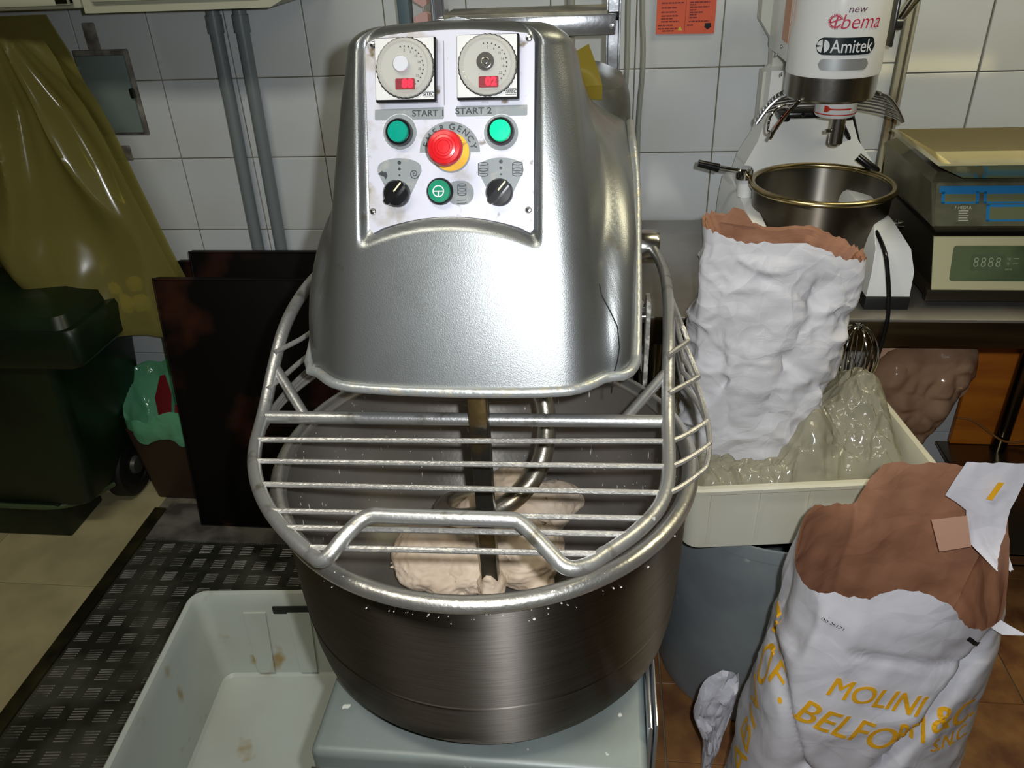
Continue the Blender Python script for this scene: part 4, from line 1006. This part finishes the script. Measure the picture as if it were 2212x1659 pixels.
for a0, a1 in ((100, 172), (190, 260), (-75, 82)):
    em_.append(([fh(-.033+x, 1.325+y, .0015) for x, y in [(-.0006 if a0 > 90 else .001, 0)]+[(.0115*math.cos(math.radians(a0+(a1-a0)*k/10)), .0115*math.sin(math.radians(a0+(a1-a0)*k/10))) for k in range(11)]], [(0, k, k+1) for k in range(1, 11)]))
t.part('badge_emblem', join(*em_), pwhite, parent=hd, smooth=False)
t.part('silver_plate', arcprism(rrect(.092, .020, .0098, 8, .008, 1.293), 0, .001), silver_b, parent=hd)
lg = [textg('bema', .036, fh, .0012, (.027, 1.3655), shear=.2, cut=.004, sx=.95, bold=-.0002)]
# toothed ring emblem shaped like the letter e
gear = []
for k in range(0, 25):
    a = math.radians(20+310*k/24); c0 = (-.0175, 1.367)
    gear.append((c0[0]+.0095*math.cos(a), c0[1]+.0095*math.sin(a)))
    lg.append(stroke([(c0[0]+.010*math.cos(a), c0[1]+.010*math.sin(a)), (c0[0]+.0130*math.cos(a), c0[1]+.0130*math.sin(a))], .0011, .0, .0012, fh))
lg.append(stroke(gear, .0022, .0, .0012, fh)); lg.append(stroke([(-.026, 1.365), (-.009, 1.371)], .0022, 0, .0012, fh)); lg.append(stroke([(-.018, 1.359), (-.015, 1.375)], .0030, 0, .0012, fh))
t.part('red_logo', join(*lg), inkred, parent=hd, smooth=False)
t.part('logo_top_text', textg('new', .017, fh, .0012, (.016, 1.387), shear=.2, sx=1.1), mat('logo_brown', (90, 50, 70), .5), parent=hd, smooth=False)
sidep = prism([(0, 1.315), (.028, 1.315), (.030, 1.40), (.002, 1.40)], 0, .001, lambda u, v, d: V(HX-.0836-d, HY+.035+u*2.2, v))
t.part('faded_sticker', sidep, mat('faded_orange_sticker', (206, 160, 132), .5), parent=hd, smooth=False)
for y, z in ((1.80, 1.262), (1.84, 1.24), (1.76, 1.215)): t.part('screw', lathe([(.004, 0), (.004, .002), (0, .003)], 12, (HX-.0845, y, z+.04), (-1, 0, 0)), steel, parent=hd)
# planetary hub and shaft
hb_ = t.part('agitator_hub', lathe([(.0, 1.186), (.036, 1.186), (.040, 1.192), (.040, 1.222)], 40, (.462, 1.70, 0)), white_en)
t.part('red_arrow_band', join(lathe([(.0403, 1.2145), (.0405, 1.2155), (.0403, 1.2165)], 40, (.462, 1.70, 0)), lathe([(.0403, 1.1925), (.0405, 1.1935), (.0403, 1.1945)], 40, (.462, 1.70, 0)),
    ([V(.462+.0408*math.cos(a), 1.70+.0408*math.sin(a), z) for a, z in [(math.radians(-135+90*q/10), 1.2045+s_*(.0015 if 1 < q < 9 else (.006 if q == 8 or q < 2 else .0))) for q in range(11) for s_ in (-1, 1)]], [(2*i, 2*i+1, 2*i+3, 2*i+2) for i in range(10)])), mat('arrow_red', (190, 40, 20), .5), parent=hb_, smooth=False)
t.part('drive_shaft', join(lathe([(0, 1.128), (.0085, 1.128), (.0135, 1.133), (.0135, 1.188)], 24, (.470, 1.69, 0)), lathe([(.004, 0), (.004, .016), (0, .016)], 12, (.462, 1.69, 1.158), (-1, -.2, 0))), steel)
# bowl
bw = t.part('bowl', lathe([(0, .885), (.10, .885), (.128, .90), (.136, .94), (.138, 1.0), (.140, 1.046)], 96, (.460, 1.70, 0), cap=False), mat('small_bowl_steel', (120, 112, 100), .42, 1, aniso=.93))
t.part('bowl_inside', lathe([(.139, 1.048), (.137, 1.0), (.133, .94), (.12, .905), (.09, .892), (0, .892)], 96, (.460, 1.70, 0), cap=False), mat('small_bowl_inner', (130, 126, 118), .42, 1, aniso=.93), parent=bw)
t.part('bowl_rim', lathe([(.1415+.0075*math.cos(a), 1.046+.0065*math.sin(a)) for a in [2*PI*k/12 for k in range(13)]], 96, (.460, 1.70, 0)), mat('small_rim_steel', (176, 160, 120), .25, 1), parent=bw)
t.part('bowl_lug', join(lathe([(.006, 0), (.006, .022), (.0095, .024), (.0095, .036), (0, .036)], 16, (.588, 1.66, .972), (1, 0, 0)), lathe([(.0, 0), (.008, 0), (.008, .02), (0, .02)], 12, (.590, 1.66, .968), (0, 0, 1))), chrome, parent=bw)
t.part('bowl_bracket', join(box(.585, .615, 1.78, 1.85, 1.005, 1.03, .004), box(.305, .33, 1.78, 1.85, 1.005, 1.03, .004)), white_en)
t.part('release_pin', lathe([(.009, 0), (.009, .05), (.006, .055), (0, .055)], 16, (.553, 1.80, 1.075), (.5, -.25, -.35)), black_p)
# lift lever at left
lv = t.part('lift_lever', tube([(.300, 1.75, 1.060), (.238, 1.745, 1.072)], .0058, 14), chrome)
t.part('lever_grip', tube([(.252, 1.745, 1.069), (.207, 1.745, 1.080)], lambda u: .0092-.0015*u, 16), black_p, parent=lv)
t.part('lever_hub', lathe([(0, -.012), (.017, -.012), (.019, -.008), (.019, .008), (.016, .012), (0, .012)], 28, (.308, 1.755, 1.055)), chrome, parent=lv)
t.part('lever_housing', join(lathe([(0, .998), (.012, .998), (.017, 1.002), (.017, 1.042), (.013, 1.045), (0, 1.045)], 24, (.315, 1.765, 0)), box(.31, .34, 1.765, 1.86, .995, 1.04, .006)), white_en)
t.part('housing_pin', lathe([(0, .988), (.006, .988), (.006, .999), (0, .999)], 12, (.313, 1.765, 0)), steel)
# speed lever at top right
sl = t.part('speed_lever', tube([(.592, 1.84, 1.333), (.625, 1.82, 1.40)], lambda u: .008+.004*u, 16), chrome)
t.part('lever_plate', join(box(.576, .582, 1.80, 1.83, 1.295, 1.385, .002), lathe([(0, 0), (.012, 0), (.012, .02), (0, .02)], 18, (.58, 1.83, 1.335), (1, 0, 0))), mat('dark_bracket', (84, 84, 86), .3, .8), parent=sl)
# safety guard: curved wire grille round the back of the head
gd = t.part('wire_guard', tube([(.326, 1.62, 1.16), (.338, 1.63, 1.18), (.362, 1.65, 1.205), (.382, 1.66, 1.222)], .0035, 8, it=2), chrome)
for q, (u_, r_, z_) in enumerate([(k/9, .092+.050*(k/9)**.8, 1.220-.054*(k/9)**1.4) for k in range(10)]):
    a0, a1 = math.radians(-158+0), math.radians(-14)
    # runs from the left front, round the back, to the right front
    pts = [(HX+.012+r_*math.cos(a), HY+.02+r_*1.0*math.sin(a), z_) for a in [math.radians(184-190*k/40) for k in range(41)]]
    t.part('guard_wire', tube(pts, .0022, 7), mat('guard_steel', (170, 170, 172), .28, 1), parent=gd)
for aa in (184, -6):
    pts = [(HX+.012+r_*math.cos(math.radians(aa)), HY+.02+r_*math.sin(math.radians(aa)), z_-.0) for u_, r_, z_ in [(k/9, .092+.052*(k/9)**.8, 1.220-.054*(k/9)**1.4) for k in range(10)]]
    t.part('guard_end_wire', tube(pts, .0040, 8), MATS['guard_steel'], parent=gd)
t.part('guard_handle', tube([(.345, 1.655, 1.172), (.322, 1.63, 1.165), (.322, 1.63, 1.205), (.350, 1.645, 1.222), (.372, 1.67, 1.205)], .0026, 8, it=2), chrome, parent=gd)
t.part('guard_clips', join(box(.395, .51, 1.80, 1.845, 1.158, 1.170, .003), box(.378, .40, 1.80, 1.86, 1.152, 1.166, .003), box(.505, .53, 1.80, 1.86, 1.152, 1.166, .003), lathe([(0, -.006), (.006, 0), (0, .006)], 12, (.425, 1.798, 1.166)), lathe([(0, -.006), (.006, 0), (0, .006)], 12, (.475, 1.798, 1.166))), black_p, parent=gd)
t.part('support_strut', tube([(.50, 1.85, 1.17), (.575, 1.90, 1.06)], .0055, 10), black_p); t.part('support_strut', tube([(.535, 1.88, 1.18), (.59, 1.92, 1.06)], .0055, 10), black_p)
t.part('power_cable', tube([(.56, 1.75, .99), (.540, 1.50, .985), (.548, 1.475, .94), (.556, 1.447, .87), (.552, 1.44, .80), (.548, 1.45, .74), (.545, 1.47, .68)], .0042, 10, it=3), black_p)

# ================================================================ SCALES
t = T('platform_scale', 'flat black digital scale with pale steel front, lower of the two stacked scales', 'scale', (.84, 1.68, .853))
t.part('body', loft([[(a, y, z) for a, y in rr] for rr, z in (([(.645, 1.52), (1.05, 1.52), (1.05, 1.86), (.645, 1.86)], .872), ([(.655, 1.515), (1.05, 1.515), (1.05, 1.87), (.655, 1.87)], .89), ([(.650, 1.545), (1.05, 1.545), (1.05, 1.87), (.650, 1.87)], .985))]), scale_dark, smooth=False)
def fls(u, v, d): return V(.648+u, 1.512+v*.26-d*.97, .893+v-d*.25+.0)
fp_ = t.part('front_plate', prism([(0, .0), (.40, .0), (.40, .098), (-.008, .098)], 0, .004, fls), gold_face, smooth=False)
t.part('lower_trim', box(.640, 1.05, 1.505, 1.522, .868, .892, .002), scale_dark, parent=fp_)
t.part('display_window', prism(rrect(.22, .066, .006, 4, .140, .050), .004, .0052, fls), glass_disp, parent=fp_, smooth=False, label='dark glass display showing 8888')
t.part('display_digits', join(*[textg('8', .026, fls, .0056, (.075+.0135*k, .052), bold=-.0002, sx=.85) for k in range(4)]), mat('faint_digits', (150, 160, 130), .4), parent=fp_, smooth=False)
t.part('display_frame', prism(rrect(.062, .030, .003, 3, .096, .052), .0045, .0054, fls), mat('digit_frame', (86, 98, 74), .3), parent=fp_, smooth=False)
t.part('small_text', join(textg('kg', .007, fls, .0056, (.134, .060)), textg('lb', .007, fls, .0056, (.134, .050)), textg('zero', .007, fls, .0056, (.136, .040)), stroke([(.142, .060), (.152, .060)], .0008, .005, .0056, fls), stroke([(.142, .050), (.152, .050)], .0008, .005, .0056, fls)), mat('faint_digits', (150, 160, 130)), parent=fp_, smooth=False)
t.part('platter', box(.655, 1.05, 1.57, 1.87, .985, .992, .003), scale_dark)
for x in (.68, 1.02):
    for y in (1.55, 1.83): t.part('foot', lathe([(0, .853), (.014, .853), (.014, .874), (0, .874)], 16, (x, y, 0)), black_r)
t = T('retail_scale', 'grey price scale with blue framed panel and steel pan, stacked on top', 'scale', (.84, 1.68, .992))
t.part('body', loft([[(a, y, z) for a, y in rr] for rr, z in (([(.650, 1.555), (1.06, 1.555), (1.06, 1.86), (.650, 1.86)], .995), ([(.632, 1.535), (1.06, 1.535), (1.06, 1.88), (.640, 1.88)], 1.012), ([(.628, 1.575), (1.06, 1.575), (1.06, 1.885), (.634, 1.885)], 1.085), ([(.645, 1.60), (1.06, 1.60), (1.06, 1.87), (.65, 1.87)], 1.098))]), scale_body, smooth=False)
def fus(u, v, d): return V(.634+u, 1.533+v*.52-d*.88, 1.010+v-d*.46)
pf = t.part('keypad_panel', prism(rrect(.44, .072, .006, 4, .222, .040), 0, .0025, fus), mat('film_covered_panel', (104, 104, 84), .15, col2=(86, 86, 70), ns=18, coat=.6, bump=.6, bs=26), smooth=False, label='keypad panel under wrinkled clear film')
bl = [prism([(.008, .060), (.175, .060), (.175, .071), (.008, .071)], .0025, .003, fus)]
for (x0, x1, y0, y1) in ((.012, .080, .042, .062), (.088, .172, .042, .062), (.094, .178, .012, .040)):
    for q in ((x0, x1, y1-.004, y1), (x0, x1, y0, y0+.003), (x0, x0+.006, y0, y1), (x1-.006, x1, y0, y1)): bl.append(prism([(q[0], q[2]), (q[1], q[2]), (q[1], q[3]), (q[0], q[3])], .0025, .0032, fus))
t.part('blue_frames', join(*bl), blue_pr, parent=pf, smooth=False)
t.part('lcd_windows', join(*[prism([(a+.006, c+.003), (b-.006, c+.003), (b-.006, d-.004), (a+.006, d-.004)], .0025, .003, fus) for a, b, c, d in ((.012, .080, .042, .062), (.088, .172, .042, .062), (.094, .178, .012, .040))]), lcd, parent=pf, smooth=False)
t.part('small_print', join(textg('F-HEDRA', .0075, fus, .0032, (.052, .035)), *[stroke([(.044, .030-.004*k), (.044+.018-.002*(k % 2), .030-.004*k)], .0012, .003, .0034, fus) for k in range(5)]), mat('pale_print', (190, 190, 170)), parent=pf, smooth=False)
t.part('pan_support', box(.68, 1.05, 1.60, 1.84, 1.098, 1.104, .002), black_p)
def pring(x0, y0, y1, z, r=.012): return [(a, b, z) for a, b in ((x0, y0), (1.12, y0), (1.12, y1), (x0, y1))]
t.part('weighing_pan', loft([pring(.665, 1.53, 1.71, 1.106), pring(.603, 1.490, 1.755, 1.138), pring(.597, 1.484, 1.761, 1.142), pring(.606, 1.492, 1.753, 1.144), pring(.672, 1.538, 1.702, 1.110)], True, True), mat('pan_steel', (214, 206, 170), .16, 1, bump=.05, bs=30), smooth=False, label='shiny steel weighing pan')

# ================================================================ LEFT SIDE: BIN, TRAYS, BAG
t = T('wheelie_bin', 'dark green plastic wheelie bin at left under the yellow bag', 'bin', (-1.72, 1.84, 0))
def rr3(x0, x1, y0, y1, z, r=.035): return [(a, b, z) for a, b in rrect(x1-x0, y1-y0, r, 6, (x0+x1)/2, (y0+y1)/2)]
t.part('body', loft([rr3(-1.98, -1.47, 1.675, 2.0, .12), rr3(-1.99, -1.46, 1.670, 2.0, .128), rr3(-2.02, -1.425, 1.655, 2.02, .29), rr3(-2.05, -1.392, 1.64, 2.03, .56), rr3(-2.06, -1.38, 1.635, 2.03, .66)]), green_bin)
t.part('foot_block', box(-1.93, -1.56, 1.668, 1.84, 0, .125, .006), green_bin)
t.part('rim', loft([rr3(-2.07, -1.30, 1.62, 2.035, .61, .03), rr3(-2.075, -1.285, 1.615, 2.038, .625, .03), rr3(-2.075, -1.283, 1.615, 2.038, .70, .03), rr3(-2.07, -1.29, 1.62, 2.035, .715, .03)]), green_bin)
t.part('lid', loft([rr3(-2.06, -1.31, 1.625, 2.03, .715, .03), rr3(-2.05, -1.32, 1.64, 2.02, .745, .03), rr3(-2.0, -1.38, 1.70, 1.98, .77, .03)]), green_bin)
t.part('base_rib', tube([(-1.98, 1.668, .12), (-1.70, 1.662, .115), (-1.56, 1.668, .11), (-1.50, 1.72, .105), (-1.47, 1.80, .10)], .008, 10, it=2), mat('worn_green_edge', (70, 84, 56), .3))
wh = t.part('wheel', lathe([(0, -.02), (.06, -.02), (.062, -.025), (.092, -.025), (.1, -.018), (.1, .018), (.092, .025), (.062, .025), (.06, .02), (0, .02)], 40, (-1.475, 1.90, .10), (1, .0, 0)), black_r)
t.part('wheel_hub', lathe([(0, 0), (.03, 0), (.026, .012), (0, .014)], 24, (-1.455, 1.90, .10), (1, 0, 0)), hood_side_m, parent=wh)
t.part('axle', tube([(-1.50, 1.93, .11), (-1.36, 1.965, .13)], .010, 10), black_r)

def tray(label, x0, x1, yb, yt, ht, group=None, rim=.02):
    t = T('baking_tray', label, 'tray', ((x0+x1)/2, yb, .008), group)
    a = math.atan2(yt-yb, ht); R3 = Matrix.Translation((0, yb, .008)) @ Matrix.Rotation(-a, 4, 'X'); H = math.hypot(yt-yb, ht)
    t.part('sheet', xf(box(x0+.008, x1-.008, .016, .019, .008, H-.008, .001), R3), black_tray)
    t.part('rim', xf(join(tube([(x0, 0, 0), (x1, 0, 0), (x1, 0, H), (x0, 0, H)], .0045, 8, closed=True), box(x0, x1, 0, .018, -.002, .002), box(x0, x1, 0, .018, H-.002, H+.002), box(x0-.002, x0+.002, 0, .018, 0, H), box(x1-.002, x1+.002, 0, .018, 0, H)), R3), black_tray)
    # back face so that the tray reads as a box-like solid from the front
    t.part('face', xf(box(x0+.002, x1-.002, -.001, .004, .002, H-.002, .001), R3), black_tray)
    return t
tray('charred black baking tray leaning on wall, front one with rusty stain', -1.178, -.56, 1.735, 1.845, .752)
tray('charred black baking tray behind the rusty stained one, standing a little higher', -1.105, -.50, 1.80, 1.93, .795)
tray('dull black baking tray squeezed next to wall, lowest and furthest left of the three', -1.165, -.52, 1.845, 1.96, .755)

# small waste bin with green liner
t = T('waste_bin', 'small brown waste bin with pale green liner between wheelie bin and trays', 'waste bin', (-1.32, 1.925, 0))
t.part('body', loft([rr3(-1.395, -1.22, 1.865, 1.99, 0, .02), rr3(-1.415, -1.19, 1.845, 2.02, .265, .02), rr3(-1.408, -1.20, 1.852, 2.012, .265, .02), rr3(-1.385, -1.23, 1.87, 1.985, .02, .02)]), mat('dark_brown_plastic', (52, 34, 24), .45))
lr = []
base_l = [p_ for p_ in [(a+.0, b, c_) for a, b, c_ in ringxy(-1.305, 1.93, .115, .085, 0, 3, 60)]]
ll = len(base_l)
def lz(x, y): return .31+.10*sstep(1.86, 1.99, y)+.02*sstep(-1.35, -1.25, x)
for q, (s_, dz) in enumerate(((1.06, -.075), (1.10, -.05), (1.08, -.01), (1.03, .0), (.96, -.01), (.85, -.06), (.7, -.12))):
    row = []
    for k, (x, y, _) in enumerate(base_l):
        cx, cy = -1.32, 1.93; nx_, ny_ = cx+(x-cx)*s_, cy+(y-cy)*s_
        ny_ = min(ny_, 2.035)
        z = (lz(x, y) if q > 1 else .30)+dz+.03*noise.noise(V(x*22, y*22, q*.4))
        row.append(V(nx_+.012*noise.noise(V(x*30, y*30, q)), ny_, z))
    lr.append(row)
t.part('liner', loft(lr, False, True), green_film, ang=60, label='pale green plastic liner')
single('red_packet', join(loft([[V(-1.345, 1.93, .26), V(-1.305, 1.93, .26)], [V(-1.352, 1.95, .32), V(-1.30, 1.96, .33)], [V(-1.33, 1.975, .385), V(-1.312, 1.975, .39)]], False, False, False), loft([[V(-1.285, 1.91, .265), V(-1.262, 1.91, .265)], [V(-1.28, 1.93, .31), V(-1.262, 1.935, .31)]], False, False, False)), mat('dark_red_wrap', (110, 20, 26), .4), 'dark red wrapper lying in the green lined waste bin', 'wrapper', (-1.32, 1.93, .26))

# big yellow plastic bag hanging over the bin
def yb_edge(v):   # right edge x,z as v goes 0 (top) .. 1 (bottom)
    return lerp([(0, -1.318), (.12, -1.276), (.33, -1.222), (.6, -1.168), (.8, -1.128), (1, -1.09)], v)
vs, fs_ = [], []
nx, ny = 120, 120
for j in range(ny+1):
    v = j/ny
    for i in range(nx+1):
        u = i/nx
        xr = yb_edge(v); xl = -2.02
        zb = lerp([(0, .80), (.50, .80), (.56, .745), (.62, .66), (.70, .610), (.86, .605), (.93, .585), (1, .60)], u)
        z = 1.395-(1.395-zb)*v
        x = xl+(xr-xl)*u
        # radiating folds from the upper left
        ang = math.atan2(x+1.42, 1.44-z)
        fold = .034*abs(math.sin(ang*8+.6+.8*noise.noise(V(x*4, 1, z*3))))+.005*math.sin(ang*31+v*3)+.02*noise.noise(V(x*6, 3, z*5))
        y = 1.88-.16*(1-u)**1.2-.13*math.sin(PI*min(1, v))**.8*(1-u*.85)-.10*sstep(.6, .95, v)*math.exp(-((u-.72)/.17)**2)+fold*min(1, v*4)*(1-.6*sstep(.92, 1, u))
        vs.append(V(x, min(y, 1.90), z))
for j in range(ny):
    for i in range(nx): fs_.append((j*(nx+1)+i, j*(nx+1)+i+1, (j+1)*(nx+1)+i+1, (j+1)*(nx+1)+i))
t = T('yellow_bag', 'big translucent yellow plastic bag hanging over the green bin', 'bag', (-1.5, 1.8, .62))
t.part('front_film', (vs, fs_), yellow_film, ang=60)
t.part('back_film', ([V(v.x, min(v.y+.035+.05*math.sin(PI*min(1, max(0, (v.x+2.02)/.9))), 1.97), v.z) for v in vs], fs_), yellow_film, ang=60)
# crusts of bread showing through the bag
bb = [(-1.285, 1.80, .685, .028), (-1.335, 1.79, .665, .022), (-1.245, 1.815, .68, .026), (-1.25, 1.82, .735, .022), (-1.31, 1.81, .72, .022)]
for (x, y, z, r) in bb:
    g_ = lathe([(.0, -1), (.7, -.75), (1, -.1), (.85, .55), (.45, .95), (0, 1)], 14)
    g_ = ([V(x+v.x*r*1.1+.004*noise.noise(v*3+V(x*50, 0, 0)), y+v.y*r*.7+.05, z+v.z*r*(1+.3*noise.noise(v*2+V(x*40, 1, 0)))) for v in g_[0]], g_[1])
    t.part('waste_lump', g_, mat('pale_waste', (240, 232, 170), .6, bump=.6, bs=30))
# yellow offcut of film on the mixer hood back
t = T('film_scrap', 'scrap of olive yellow plastic film draped over the back of the mixer', 'film', (-.02, 1.42, 1.28))
t.part('film', loft([[V(-.050, 1.385, 1.360), V(-.024, 1.380, 1.374)], [V(-.040, 1.375, 1.330), V(-.009, 1.37, 1.338)], [V(-.036, 1.365, 1.312), V(-.001, 1.36, 1.314)], [V(-.036, 1.372, 1.290), V(-.001, 1.365, 1.290)]], False, False, False), plastic('olive_film', (136, 120, 44), .95, crumple=.2))
